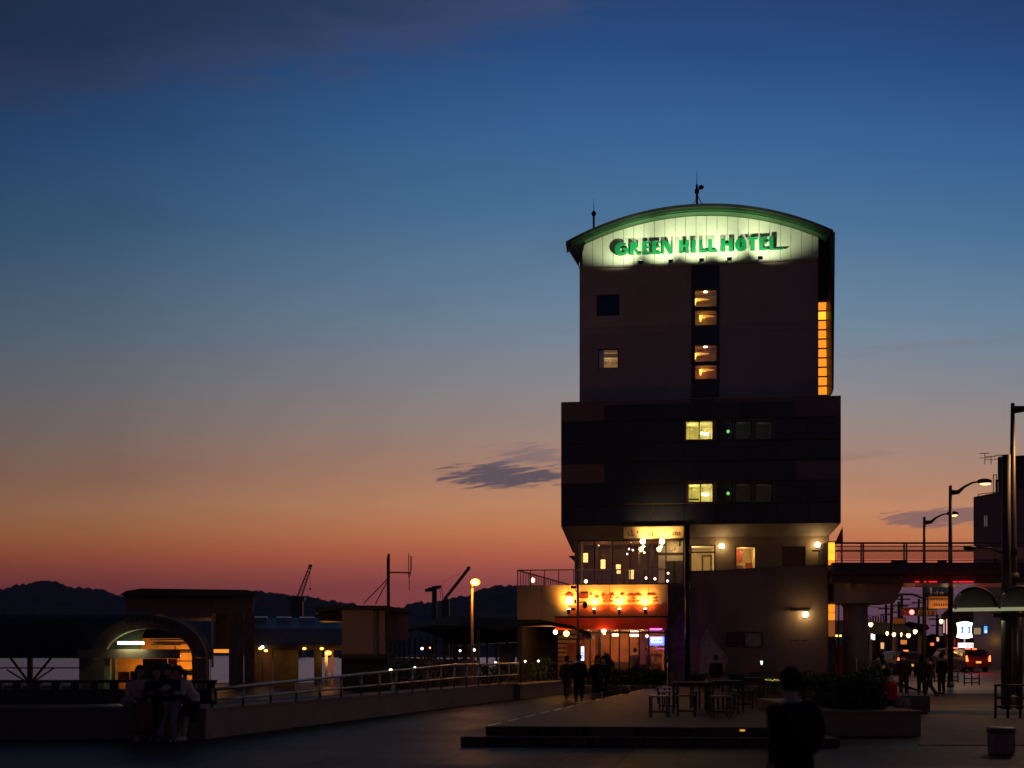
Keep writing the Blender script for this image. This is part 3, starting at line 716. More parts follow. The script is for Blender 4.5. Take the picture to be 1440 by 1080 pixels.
# interior furniture: counter, shelves with small goods, curtains
ct = MB(); ct.box(s0 + .7, s0 + 2.3, vS + 1.6, vS + 2.2, .3, 1.3); hb(ct, 'counter', wood_dk)
shv = MB()
for zz in (1.2, 1.65, 2.1): shv.box(s0 + 2.6, s1 - .2, vS + 3.0, vS + 3.29, zz, zz + .03)
for i in range(40):
    u = s0 + 2.65 + random.random() * (s1 - .4 - s0 - 2.65); zz = random.choice((1.23, 1.68, 2.13)); shv.box(u, u + .06 + random.random() * .08, vS + 3.05, vS + 3.2, zz, zz + .1 + random.random() * .2)
hb(shv, 'display_shelf', wood)
hb(MB().box(hu(836, vS + .5), hu(843, vS + .5), vS + .5, vS + .55, 1.5, shopz - .1).box(hu(900, vS + .6), hu(908, vS + .6), vS + .6, vS + .65, 1.2, shopz - .1), 'interior_banner', mat('banner_orange', (.7, .28, .08), .8))
for (px, p_) in ((830, 8), (848, 12), (866, 10), (885, 12), (902, 8)):
    light('POINT', (hu(px, vS + 1.2), vS + 1.2, 2.7), p_ * 4.5, (1, .46, .12), .1, hotel)
# slatted timber porch on the left of the shop
m_ = MB()
for i in range(12): m_.box(hu(783, vS), s0 - .01, vS + .9, vS + .95, .35 + i * .2, .35 + i * .2 + .15)
hb(m_, 'timber_slat_wall', wood)

# purple neon door
nv = vS - .04
neon_p = emi('neon_purple', (.75, .12, 1), 3.0); neon_b = emi('neon_blue', (.08, .12, 1), 3.0)
nsn = thing('neon_open_sign', 'glowing white and blue neon sign with small letters behind the cafe door glass', 'neon sign', HW(0, 0, 0), -HA)
a = hbx(915.5, 931, 896, 903.6, nv, .03)
MB().box(a[0] - .05, a[1] + .12, nv + .0, nv + .03, a[4] - .12, a[5] + .02).build('back_plate', neon_b, nsn)
MB().box(*(a[0], a[1], nv - .03, nv - .003, a[4], a[5])).build('light_panel', emi('neon_white', (.45, .75, 1), 2.2), nsn)
for i, (x_, w_, h_) in enumerate(((.12, .05, .07), (.22, .05, .05), (.31, .03, .09), (.38, .05, .07))): MB().box(a[0] + x_, a[0] + x_ + w_, nv - .04, nv - .033, a[4] + .06, a[4] + .06 + h_).build('letter', navy, nsn)
light('POINT', ((a[0] + a[1]) / 2, nv - .25, a[4] - .1), 1.6, (.1, .12, 1), .1, nsn)
a = hbx(914, 931, 883.9, 885.6, vT - .32, .03)
o_ = tag(MB().box(*a).build('neon_tube', neon_p), 'short purple neon tube above the cafe door', 'neon tube'); o_.location = HW(0, 0, 0); o_.rotation_euler = (0, 0, -HA)
a2 = hbx(922.5, 935, 912, 912.8, vS - .02, .02)
o_ = tag(MB().box(*a2).build('neon_tube', emi('neon_purple_dim', (.6, .1, .8), 1.0)), 'thin dim purple neon line low on the cafe door', 'neon tube'); o_.location = HW(0, 0, 0); o_.rotation_euler = (0, 0, -HA)
lp_ = light('POINT', (hu(926, vT - .2), vT - .5, zA - .35), 4, (.55, .1, 1), .05, hotel)
hb(MB().box(hu(934, vS), hu(937.5, vS), vS - .05, vS - .003, .3, shopz), 'door_frame', black)

# ---- side glazing of the ground stair (amber strip right of the podium wall)
vq = vP + .6
q0, q1 = hu(1164.5, vq), hu(1174, vq)
for (ya, yb, mm) in ((763, 776, amber2), (776.8, 788, amber2), (788.8, 801.6, amber), (802.4, 823, mat('amber_dim', (.5, .2, .06), .6)), (850, 861, amber), (861.8, 872, amber), (872.8, 895, emi('amber_pane_dim', (1, .25, .02), .22))):
    hb(MB().box(q0 + .02, q1, vq, vq + .04, hz(1168, yb, vq), hz(1168, ya, vq)), 'stair_pane', mm)
hb(MB().box(q0, q1 + .04, vq + .06, vq + 2.4, 0, hz(1168, 761, vq)), 'stair_core', concrete_dk)
light('POINT', (q1 + .7, vq - .3, 4.6), 22, AMB, .25, hotel)
hb(MB().prism([hp(1174, 764, -1), hp(1185, 741, -1), hp(1185.6, 763, -1)], -1, -.9), 'red_banner', red_m)

# ================================================================= things on the hotel
# roof antennas
an = thing('roof_antenna', 'thin lightning mast with a small ball near the left end of the hotel roof', 'antenna', HW(hu(835, .5), .5, hz(835, 319, .5)), -HA)
MB().cyl((0, 0, -.1), (0, 0, .75), .05, 8).cyl((0, 0, .7), (0, 0, 1.35), .02, 6, .006).build('mast', black, an)
MB().sph((0, 0, .62), .12).build('ball', black, an, True)
an = thing('roof_antenna', 'tall roof mast with floodlight and stays on top of the hotel arch', 'antenna', HW(hu(980, .5), .5, hz(980, 287, .5)), -HA)
MB().cyl((0, 0, -.1), (0, 0, .9), .055, 8).cyl((0, 0, .85), (0, 0, 1.6), .022, 6, .006).build('mast', black, an)
MB().box(-.1, .1, -.08, .08, .52, .68).build('junction_box', black, an)
MB().sph((.2, 0, .78), .13, sc=(1, .7, .8)).bar((0, 0, .7), (.2, 0, .72), .04).build('camera_head', black, an)
MB().bar((0, 0, .45), (.3, 0, -.1), .03).bar((0, 0, .3), (-.25, 0, -.1), .02).build('stay', black, an)

# sign letters
sg = thing('hotel_sign', 'green block letters GREEN HILL HOTEL standing off the floodlit gable', 'sign', O, -HA)
vL = -.36
def arcp(cx_, cy_, rx, ry, a0_, a1_, n=10): return [(cx_ + rx * math.cos(R(a0_ + (a1_ - a0_) * i / n)), cy_ + ry * math.sin(R(a0_ + (a1_ - a0_) * i / n))) for i in range(n + 1)]
GL = {
 'G': [arcp(.5, .5, .5, .52, 52, 345, 22) + [(.98, .54), (.58, .54), (.58, .42), (.76, .42)] + arcp(.58, .5, .18, .30, -55, -308, 12) ],
 'R': [[(0, 0), (.36, 0), (.36, 1), (0, 1)], [(.363, .42)] + [(.363, 1)] + arcp(.42, .74, .36, .26, 88, -88, 10) + [(.42, .42)], [(.37, .417), (.55, .417), (.80, .12), (1.02, .12), (1.0, 0), (.66, 0)]],
 'E': [[(0, 0), (.44, 0), (.44, 1), (0, 1)], [(.443, 0), (.95, 0), (.95, .17), (.443, .17)], [(.443, .50), (.86, .50), (.86, .62), (.443, .62)], [(.443, .86), (.92, .86), (.92, 1), (.443, 1)]],
 'N': [[(0, 0), (.2, 0), (.2, 1), (0, 1)], [(.203, 1), (.203, .66), (.62, 0), (.95, 0), (.95, .12), (.46, 1)], [(.82, .45), (.97, .2), (.97, 1), (.82, 1)]],
 'H': [[(0, 0), (.34, 0), (.34, 1), (0, 1)], [(.343, .46), (.597, .46), (.597, .62), (.343, .62)], [(.60, 0), (.92, 0), (.92, 1), (.60, 1)]],
 'I': [[(.1, 0), (.9, 0), (.9, 1), (.1, 1)]],
 'L': [[(0, 0), (.4, 0), (.4, 1), (0, 1)], [(.403, 0), (.98, 0), (.98, .2), (.403, .16)]],
 'O': [arcp(.5, .5, .52, .52, 96, 444, 28) + arcp(.5, .5, .10, .26, 440, 100, 10)],
 'T': [[(.3, 0), (.7, 0), (.7, .86), (.3, .86)], [(0, .863), (1, .863), (1, 1), (0, 1)]],
 'Q': [[(0, 0), (.3, 0), (.3, 1.06), (0, 1.06)], [(.303, 0), (1.0, 0), (1.15, .1), (.303, .1)]],
}
word = [('G', 864, 884.5), ('R', 886, 901), ('E', 903, 916), ('E', 917, 930), ('N', 931, 946), ('H', 955, 970), ('I', 972, 979), ('L', 983, 994), ('L', 996, 1009),
        ('H', 1014, 1032), ('O', 1034, 1049.5), ('T', 1051, 1066), ('E', 1068, 1080), ('Q', 1082, 1100)]
zb0 = hz(985, 354.6, vL); zh = hz(985, 336.6, vL) - zb0
for ch, pa, pb in word:
    ua, ub_ = hu(pa, vL), hu(pb, vL); m_ = MB()
    for poly in GL[ch]: m_.prism([(ua + x * (ub_ - ua), zb0 + y * zh) for x, y in poly], vL, vL + .06)
    m_.build('letter', letter_m, sg)
m_ = MB(); 
for px in (870, 893, 910, 938, 960, 975, 987, 1000, 1020, 1043, 1058, 1074, 1086): m_.cyl((hu(px, vL), vL + .06, zb0 + zh * .5), (hu(px, vL), -.1, zb0 + zh * .5), .015, 6)
m_.build('standoff', steel, sg)

# floodlights below the sign
fl = thing('floodlight', '', 'floodlight', (0, 0, 0), -HA, 'floodlights under the hotel sign')
MB().box(-.07, .07, -.03, .0, -.04, .12).build('base_plate', steel, fl)
MB().loft([(0, -.02, .05), (-.03, -.8, -.22), (-.06, -1.35, -.33)], .018, 6).build('arm', steel_dk, fl)
hd = MB().box(-.10, .10, -1.46, -1.32, -.36, -.24).build('lamp_head', black, fl)
MB().box(-.08, .08, -1.45, -1.33, -.237, -.23).build('lens', emi('flood_lens', (.9, 1, .7), 4), hd)
names = ['leftmost floodlight under the letter G of the hotel sign', 'floodlight under the letters EN of the word GREEN', 'middle floodlight above the dark glazed strip, under HILL', 'floodlight under the first letters of HOTEL', 'rightmost floodlight under the last letters of the hotel sign']
for px, lb, aim in zip((900, 941, 983, 1021, 1063), names, (-1.15, -.3, 0, .3, 1.1)):
    q = place(fl, HW(hu(px, -.02), -.15, zG - .12), -HA, lb, 'floodlights under the hotel sign')
    u = hu(px - 2, -.9)
    light('SPOT', HW(u, -1.53, zG - .30), 290, (.88, 1, .58), .07, None, target=HW(u + aim, -.05, zG + 1.65), spot=90, blend=.7, name='floodlight_beam')

# cafe sign graphics on the fascia
cs = thing('restaurant_sign', 'floodlit red lettering and emblem on the cream fascia over the red awning', 'sign', O, -HA)
vC = vT - .05
def rr(px0, px1, py0, py1, t=.03): return MB().box(*hbx(px0, px1, py0, py1, vC, t))
em_ = MB().prism([hp(794.5, 837.5, vC), hp(806.5, 837.5, vC), hp(803, 835.2, vC), hp(801, 834.3, vC), hp(798, 835.3, vC)], vC, vC + .03).build('emblem', red_m, cs)
MB().sph((hu(801, vC), vC + .02, hz(801, 843, vC)), .17, sc=(1, .15, 1)).build('emblem_disc', white, em_, True)
marks = [(830, 833, 835, 837), (846, 849, 835, 838), (847, 848.5, 839, 841.5), (848, 850, 843.5, 846), (852, 856, 837, 838), (852, 856, 840.4, 841.4), (852.5, 853.7, 843.5, 845.5), (858, 864, 835.5, 837.6), (859, 862, 839.6, 841.8), (856.5, 861.6, 843.8, 846.2),
         (866, 870.5, 841, 842), (881.5, 886, 844.6, 846.2), (889.5, 893, 839.6, 842), (889.5, 893, 843.6, 846.4), (896, 900, 844, 845.6), (910, 920, 835.6, 837.4), (918, 924, 840.8, 841.8), (918, 924, 844.6, 845.6), (836, 842, 839, 840.4), (872, 877, 835.5, 837)]
for mk in marks: rr(*mk).build('stroke', red_m, cs)
for pa in ((881, 888, 895), (894.5, 898, 903)): MB().prism([hp(pa[0], 837.8, vC), hp(pa[2], 837.8, vC), hp(pa[1] + 1, 835, vC), hp(pa[1] - 1, 835, vC)], vC, vC + .03).build('stroke', red_m, cs)
for y in (837.2, 841.2, 846.4, 851): MB().box(hu(789, vC), hu(925, vC), vC + .035, vC + .045, hz(860, y, vC) - .008, hz(860, y, vC) + .008).build('pinstripe', mat('gold_line', (.6, .25, .06), .5), cs)
rr(814.5, 827.5, 834, 841.5).build('name_plate', mat('plate_brown', (.22, .03, .02), .6), cs)
pl_ = thing('sign_lamp', '', 'lamp', (0, 0, 0), -HA, 'sign lamps on the awning')
MB().box(-.03, .03, -.45, 0, -.02, .02).build('arm', black, pl_)
hd = MB().cyl((0, -.45, -.05), (0, -.38, .12), .07, 10).build('lamp_head', black, pl_)
MB().sph((0, -.375, .14), .06, 8, 6).build('bulb', emi('bulb_warm', (1, .75, .35), 25), hd, True)
for px, lb in zip((800.5, 836, 871, 907), ('small sign lamp below the red emblem of the restaurant sign', 'second sign lamp from the left on the awning edge', 'third sign lamp from the left on the awning edge', 'sign lamp nearest the right end of the red restaurant sign')):
    u = hu(px, vT)
    place(pl_, HW(u, vT - .1, hz(px, 862, vT)), -HA, lb)
    light('SPOT', HW(u, vT - .27, hz(px, 849, vT)), 110, (1, .50, .11), .05, None, target=HW(u, vT, hz(px, 842, vT)), spot=125, blend=1, name='sign_lamp_glow')
    light('SPOT', HW(u, vT - .50, hz(px, 856.5, vT)), 260, (1, .40, .06), .05, None, target=HW(u, vT, hz(px, 846, vT)), spot=118, blend=1, name='sign_lamp_light')

# upper lit signboard
ub2 = thing('signboard', 'cream signboard above the terrace, washed out by two bright lamps under it', 'sign', O, -HA)
vU = vB - .05
a = hbx(877, 961, 740.5, 757, vU - .25, .06)
MB().box(*a).build('board', sign_cream, ub2)
MB().box(a[0] - .05, a[0] - .003, a[2] - .03, a[3], a[4], a[5]).box(a[1] + .003, a[1] + .05, a[2] - .03, a[3], a[4], a[5]).box(a[0] - .05, a[1] + .05, a[2] - .03, a[3], a[4] - .05, a[4] - .003).build('frame', wood_dk, ub2)
dk = mat('letter_brown', (.10, .03, .01), .6)
for (x0_, x1_, y0_, y1_) in ((883.5, 884.5, 748, 753.5), (883.5, 887, 752.6, 753.5), (888.5, 889.4, 745, 752), (888.5, 892, 752.6, 753.4), (896, 897, 747, 750), (913, 914, 749, 754), (916.5, 917.5, 749, 754), (946, 947, 749, 753.5), (949, 950, 747, 753.5), (951.5, 952.3, 748.6, 753), (954.8, 955.6, 748.6, 753), (952.3, 954.8, 748.6, 749.3), (952.3, 954.8, 752.3, 753)):
    v2 = vU - .27; pc = (x0_ + x1_) / 2; MB().box(hu(x0_, v2), hu(x1_, v2), v2 - .015, v2 + .012, hz(pc, y1_, v2), hz(pc, y0_, v2)).build('letter', dk, ub2)
gb = emi('globe_bright', (1, .72, .35), 16)
gl_ = thing('bracket_lamp', '', 'lamp', (0, 0, 0), -HA, 'bracket lamps under the cream signboard')
MB().cyl((0, .0, .03), (0, .3, .03), .02, 6).cyl((.12, .0, -.18), (.12, 0, .02), .03, 6).build('bracket', black, gl_)
MB().sph((0, -.02, .02), .12).build('bulb', gb, gl_, True)
for px, lb in ((904, 'left of two bright round lamps under the cream signboard'), (931, 'right of two bright round lamps under the cream signboard')):
    u = hu(px, vU - .8); z_ = hz(px, 762, vU - .8)
    place(gl_, HW(u, vU - .8, z_), -HA, lb)
    light('SPOT', HW(u + .1, vU - .80, z_ + .14), 110, (1, .62, .22), .06, target=HW(u + .25, vU - .25, z_ + .55), spot=110, blend=.9)
    light('POINT', HW(u, vU - .98, z_), 5, (1, .6, .2), .1)
m_ = thing('bracket_lamp', 'unlit dark spotlight under the right end of the cream signboard', 'lamp', HW(hu(956, vU - .4), vU - .4, hz(956, 768, vU - .4)), -HA, 'bracket lamps under the cream signboard')
MB().cyl((0, 0, 0), (0, 0, .3), .04, 8).build('lamp_head', black, m_)

# globe wall lamps
wlp = thing('wall_lamp', '', 'wall lamp', (0, 0, 0), -HA, 'globe wall lamps on the hotel')
MB().box(-.05, .05, -.03, 0, -.15, .15).bar((0, 0, -.05), (0, -.18, -.1), .03).build('bracket', black, wlp)
MB().sph((0, -.2, 0), .12).build('globe', emi('globe_warm', (1, .72, .32), 22), wlp, True)
for (px, py, v, lb, pw_) in ((1015, 768, 0, 'round glowing wall lamp left of the window with the red picture', 6), (1149.5, 766, 0, 'round glowing wall lamp at the right end of the second-floor wall', 6), (1132.5, 864, vP, 'round glowing wall lamp low on the blank podium wall', 8)):
    u, z = hp(px, py, v - .2); place(wlp, HW(u, v - .003, z), -HA, lb)
    light('POINT', HW(u, v - .38, z), pw_, (1, .58, .18), .1)
for (px, py, lb) in ((781, 889, 'small bright bulb at the left end of the red awning'), (796.5, 891, 'large amber bulb in front of the timber slats'), (849, 887, 'bright bulb under the middle of the red awning')):
    u, z = hp(px, py, vT - .1); t_ = thing('awning_bulb', lb, 'bulb', HW(u, vT - .1, z), -HA)
    MB().sph((0, 0, 0), .09 if px != 796.5 else .12).build('bulb', gb if px != 796.5 else emi('bulb_amber', (1, .45, .06), 16), t_, True)
    MB().cyl((0, 0, .08), (0, 0, zA - z + .0), .012, 6).build('cord', black, t_)
    light('POINT', HW(u, vT - .45, z - .05), 14, (1, .48, .13), .08)

# pendant lanterns inside the restaurant
pd = thing('pendant_lantern', '', 'lantern', (0, 0, 0), 0, 'pendant lanterns in the restaurant')
for i in range(3): MB().cyl((0, 0, -.22 + i * .15), (0, 0, -.10 + i * .15), .11, 10).build('shade_ring', emi('lantern_glow', (1, .50, .14), 2.6), pd, True)
MB().cyl((0, 0, .2), (0, 0, .8), .01, 6).build('cord', black, pd)
for (px, py, lb) in ((823.5, 784, 'highest lantern, beside the left corner of the restaurant glass'), (848, 793, 'second lantern from the left in the restaurant glass'), (869.5, 800, 'third lantern from the left in the restaurant glass'), (888, 807.5, 'lowest lantern of the row in the restaurant glass')):
    u, z = hp(px, py, 1.0); place(pd, HW(u, 1.0, z), 0, lb)
for bi, (px, py, s) in enumerate(((882, 779, .04), (885, 772, .05), (890, 773.5, .045), (906, 777, .05), (908, 813, .07), (921, 814, .06), (824, 817.5, .09), (842, 767, .025), (881, 759.5, .025), (887, 763, .02), (939.5, 806, .05), (938.5, 817, .06))):
    u, z = hp(px, py, .6); t_ = thing('small_bulb', BUL[bi] + ' in the restaurant glass', 'bulb', HW(u, .6, z), -HA, 'bare bulbs in the restaurant')
    MB().sph((0, 0, 0), s, 8, 6).build('bulb', emi('tiny_bulb', (1, .72, .42), 6), t_, True)
    MB().cyl((0, 0, s * .8), (0, 0, s + .08), s * .3, 6).build('socket', black, t_)
t_ = thing('small_bulb', 'single bulb glowing behind the side balusters of the terrace', 'bulb', P(749.5, 816, 52), 0)
MB().sph((0, 0, 0), .09, 8, 6, (1, 1, 1.4)).build('bulb', emi('tiny_bulb', (1, .72, .42), 6), t_, True)
# shop pendants
for si, (px, py, w) in enumerate(((826, 884.5, .05), (838, 895, .05), (866, 893, .16), (893, 889, .2), (893, 893.5, .26), (908, 894.5, .17))):
    u, z = hp(px, py, vS + .9); t_ = thing('shop_lamp', ('leftmost tiny warm lamp just under the awning', 'tiny lamp second from the left behind the cafe glass', 'bar lamp in the middle of the cafe window', 'upper lamp of the stacked pair in the cafe window', 'wide lower lamp of the stacked pair in the cafe window', 'bar lamp just left of the neon sign')[si], 'lamp', HW(u, vS + .9, z), -HA, 'lamps inside the cafe')
    MB().box(-w, w, -.04, .04, -.05, .05).build('diffuser', emi('shop_lamp_glow', (1, .72, .45), 6), t_); MB().cyl((0, 0, .05), (0, 0, .2), .01, 6).build('cord', black, t_)
# shop doings seen in the window: red glow of a stove, poster, white-blue strip sign
t_ = thing('poster_board', 'flat orange-red poster panel left of the cafe window', 'poster', HW(hu(795, vT), vT - .5, .3), -HA)
a = hbx(795.5, 820, 905, 926, vT - .5, .04); b_ = hu(795, vT)
MB().box(a[0] - b_, a[1] - b_, 0, .04, a[4] - .3, a[5] - .3).build('panel', mat('poster_orange', (.75, .16, .06), .6), t_)
MB().box(a[0] - b_ + .05, a[0] - b_ + .1, .05, .1, -.3, a[4] - .3 + .2).box(a[1] - b_ - .1, a[1] - b_ - .05, .05, .1, -.3, a[4] - .3 + .2).build('leg', black, t_)
t_ = thing('strip_sign', 'narrow backlit white and blue vertical sign beside the orange poster', 'sign', HW(hu(817, vT - .6), vT - .6, .0), -HA)
a = hbx(817, 821.5, 909, 929, vT - .6, .06); b_ = hu(817, vT - .6)
MB().box(a[0] - b_ - .02, a[1] - b_ + .02, .0, .08, 0, a[5] + .02).build('case', black, t_)
MB().box(a[0] - b_, a[1] - b_, -.02, -.003, a[4], a[5]).build('light_panel', emi('strip_white', (.7, .8, 1), 1.6), t_)
for i, zz in enumerate((.15, .32, .5)): MB().box(a[0] - b_ + .02, a[1] - b_ - .02, -.03, -.022, a[4] + zz * (a[5] - a[4]), a[4] + (zz + .1) * (a[5] - a[4])).build('blue_mark', emi('strip_blue', (.1, .25, .9), .8), t_)
# notice boards and the pale triangular poster on the podium wall
def flatpanel(name, lb, cat, px0, px1, py0, py1, v, m, fm=steel_dk):
    a = hbx(px0, px1, py0, py1, v, .03); t_ = thing(name, lb, cat, HW(a[0], v, a[4]), -HA)
    w = a[1] - a[0]; hh = a[5] - a[4]
    MB().box(0, w, 0, .03, 0, hh).build('panel', m, t_)
    f = MB().box(-.04, -.002, -.02, .035, -.04, hh + .04).box(w + .002, w + .04, -.02, .035, -.04, hh + .04).box(-.002, w + .002, -.02, .035, -.04, -.002).box(-.002, w + .002, -.02, .035, hh + .002, hh + .04)
    f.build('frame', fm, t_); return t_
flatpanel('notice_board', 'dark notice board on the podium wall', 'notice board', 1023, 1046, 890, 908, vP - .05, mat('board_dark', (.08, .04, .035), .6))
flatpanel('notice_board', 'paler notice board to the right of the dark one', 'notice board', 1048, 1071, 890, 909, vP - .05, mat('board_pale', (.30, .24, .21), .6))
t_ = thing('canvas_banner', 'pale pointed canvas banner leaning on the podium wall', 'banner', HW(hu(985, vP - .4), vP - .4, 0), -HA)
b_ = hu(985, vP - .4)
def lp2(px, py): u, z = hp(px, py, vP - .4); return (u - b_, z)
MB().prism([lp2(983, 948), lp2(1018, 944), lp2(1025, 925), lp2(1006, 904), lp2(994, 884), lp2(986, 900)], 0, .03).build('cloth', mat('canvas', (.34, .29, .27), .9), t_)
MB().cyl((lp2(994, 884)[0], .06, 0), (lp2(994, 884)[0], .06, lp2(994, 884)[1]), .02, 6).build('pole', black, t_)

# ================================================================= poles in front of the hotel
def tap(name, lb, cat, px, D, pytop, r0, r1, m=steel_dk, z0=0, group=None):
    t_ = thing(name, lb, cat, (PX(px, D), D, z0), 0, group)
    h = PZ(pytop, D) - z0
    MB().cyl((0, 0, 0), (0, 0, h), r0, 14, r1).build('pole', m, t_, True)
    MB().cyl((0, 0, 0), (0, 0, .12), r0 * 1.5, 12, r0 * 1.4).build('base', m, t_, True)
    return t_, h
t_, h_ = tap('flag_pole', 'thick dark bare pole standing in front of the middle of the hotel', 'pole', 966.5, 44.5, 738, .115, .10, mat('dark_bronze', (.05, .045, .045), .3, metal=.6))
MB().bar((.0, -.12, .35), (.0, -.12, h_ - .1), .02).build('halyard', black, t_)
t_, h_ = tap('camera_pole', 'slim dark pole with cameras, sign plate and speaker in front of the restaurant sign', 'camera pole', 812.5, 43, 822, .055, .045, mat('pole_red_brown', (.10, .03, .025), .5))
def lz(py, D): return PZ(py, D)
MB().box(-.28, -.06, -.1, .0, lz(826, 43) - .05, lz(826, 43) + .05).bar((-.1, 0, lz(826, 43) - .1), (0, 0, lz(826, 43) - .25), .03).build('camera', black, t_)
MB().box(-.26, -.10, -.1, .02, lz(856.5, 43) - .06, lz(856.5, 43) + .04).build('speaker', black, t_)
MB().bar((0, 0, lz(848, 43)), (.28, 0, lz(846, 43)), .04).sph((.29, 0, lz(851, 43)), .10, sc=(1, 1, 1.4)).build('dome_camera', black, t_)
MB().box(-.14, -.06, -.06, .02, lz(846, 43) - .08, lz(843, 43)).build('junction_box', black, t_)

# street lamp on the ramp (the bright orange one)
D = 41; t_ = thing('street_lamp', 'bright orange lamp on a slim post behind the pipe railing', 'street lamp', (PX(664, D), D, .5))
zz = PZ(826, D) - .5
MB().cyl((0, 0, -.5), (0, 0, zz), .055, 12, .045).build('pole', mat('lamp_post_paint', (.45, .28, .18), .45, metal=.3), t_, True)
MB().prism([(-.35, -.2), (.35, -.2), (.35, .2), (-.35, .2)], -.0, .12, 'z').build('base', concrete, t_)
MB().cyl((0, 0, zz), (0, 0, zz + .08), .09, 12).build('collar', black, t_)
MB().sph((.12, 0, zz + .2), .16, sc=(1.2, 1, .9)).build('lamp_globe', emi('street_orange', (1, .34, .04), 3.0), t_, True)
light('POINT', (PX(664, D) + .05, D - .35, PZ(820, D)), 120, (1, .34, .05), .14)

# ================================================================= left shore buildings
# barrel-vaulted arcade
vm = mat('vault_roof', (.045, .043, .042), .8, var=.2, spec=.15)
ar = thing('ferry_terminal', 'low barrel-vaulted ferry arcade with an arched gable over its lit entrance', 'terminal building', (PX(210, 40), 40, 0))
ax = PX(210, 40)
def al(px, py, D=40): return (PX(px, D) - ax, PZ(py, D))
# long vault along x behind
m_ = MB(); ypts = [(1.0 + 2.4 * (1 - math.cos(R(a))) , 1.75 + 1.55 * math.sin(R(a))) for a in range(0, 181, 15)]
x0, x1 = -22, PX(198, 41) - ax
poly = ypts + [(p[0], p[1] - .08) for p in ypts[::-1]]
ypo = [(1.0 + 2.4 * (1 - math.cos(R(a))), 1.72 + 1.50 * math.sin(R(a))) for a in range(0, 181, 15)]
MB().prism(ypts + ypo[::-1], x0, x1, 'x').build('vault_roof', vm, ar)
MB().box(x0, al(96, 0)[0], .9, 1.05, 1.5, 1.78).box(x0, x1, 5.7, 5.85, 1.5, 1.78).build('eave_beam', vm, ar)
for px in (-420, -210, -60, 5): pass
lat = MB()      # truss legs seen against the water
for k in range(-7, 1):
    xc = al(22, 0)[0] + k * 3.1
    lat.bar((xc, 1.2, 0), (xc, 1.2, 1.55), .16); lat.bar((xc, 1.2, .5), (xc - .75, 1.2, 1.5), .07); lat.bar((xc, 1.2, .5), (xc + .8, 1.2, 1.5), .07)
    lat.bar((xc, 1.2, .5), (xc + .9, 1.2, 1.1), .05); lat.bar((xc, 1.2, .5), (xc - .9, 1.2, 1.05), .05)
lat.bar((x0, 1.25, 1.12), (al(96, 0)[0], 1.25, 1.12), .05)
lat.build('truss_leg', steel_dk, ar)
MB().box(al(96, 0)[0], al(148, 0)[0], 1.0, 1.2, 0, 1.6).build('side_wall', concrete_dk, ar)
MB().box(x0, al(148, 0)[0], .85, .95, 0, .45).build('base_wall', concrete_dk, ar)
# arched gable ring
zc = al(0, 925)[1]; xc = al(210, 0)[0]; Ro = (PX(291, 40) - PX(129, 40)) / 2; Rz = al(0, 865.5)[1] - zc
ri = []; ro = []
for i in range(25):
    a = math.pi * i / 24; ro.append((xc + Ro * math.cos(a), zc + Rz * math.sin(a))); ri.append((xc + (Ro - .52) * math.cos(a), zc + (Rz - .50) * math.sin(a)))
m_ = MB()
for i in range(24): m_.prism([ro[i], ro[i + 1], ri[i + 1], ri[i]], -.15, .1)
arch_m = mat('arch_plaster', (.17, .105, .08), .8, var=.12); m_.build('arched_gable', arch_m, ar)
MB().prism(ro + [(p[0] * .995 , p[1] - .06) for p in ro[::-1]], .1, .9).build('arch_canopy', vm, ar)
MB().box(al(111, 0)[0], al(250, 0)[0], -.18, .3, al(0, 926)[1], al(0, 913)[1]).build('lintel', arch_m, ar)
MB().box(xc + Ro - .52, xc + Ro, -.14, .1, 0, zc - .003).build('pier', arch_m, ar)
MB().box(al(148, 0)[0], al(156, 0)[0], -.1, .1, 0, al(0, 926.2)[1]).build('pier', mat('pier_olive', (.28, .30, .16), .7), ar)
# lettering on the arch (dark characters)
glyphs = [(182, 874, 4, 7), (188, 872, 5, 8), (196, 870, 6, 9), (203, 869, 3, 12), (210, 870, 7, 10), (220, 871, 5, 11), (228, 873, 6, 8), (236, 875, 5, 9), (245, 878, 5, 8)]
gm = mat('arch_letter', (.05, .03, .028), .7)
for (px, py, w_, h__) in glyphs:
    a, z1 = al(px - 2, py - 2); b_, z0_ = al(px - 2 + w_, py - 2 + h__ * .75)
    m_ = MB().box(a, a + .04, -.18, -.153, z0_, z1).box(a + .045, b_, -.18, -.153, z1 - .045, z1)
    if w_ > 4: m_.box(a + .045, b_, -.18, -.153, (z0_ + z1) / 2 - .02, (z0_ + z1) / 2 + .02)
    m_.build('letter', gm, ar)
# inside the entrance
MB().box(PX(150, 43.3) - ax, PX(288, 43.3) - ax, 3.3, 3.4, 0, 2.3).build('back_wall', mat('entrance_wall', (.45, .26, .10), .7, var=.2), ar)
MB().box(al(193, 0)[0], al(228, 0)[0], .6, .75, 0, al(0, 926.5)[1]).build('dark_panel', black, ar)
MB().box(al(228.5, 0)[0], al(241, 0)[0], .62, .7, 0, al(0, 926.5)[1]).build('column', mat('column_red', (.30, .12, .07), .7), ar)
for (a_, b_, c_, d_, cc, nm) in ((162, 178, 945, 958, (.35, .10, .07), 'notice'), (179, 191, 944, 959, (.10, .16, .20), 'notice'), (243, 271, 943.5, 950, (.12, .40, .22), 'notice')):
    x_, z1 = al(a_, c_); x2_, z0_ = al(b_, d_); MB().box(x_, x2_, .3, .34, z0_, z1).build(nm, mat('notice_%d' % a_, cc, .6), ar)
m_ = MB()
for i in range(4): m_.box(al(178, 0)[0], PX(287, 43.2) - ax, 3.2, 3.26, 1.0 + i * .35, 1.05 + i * .35)
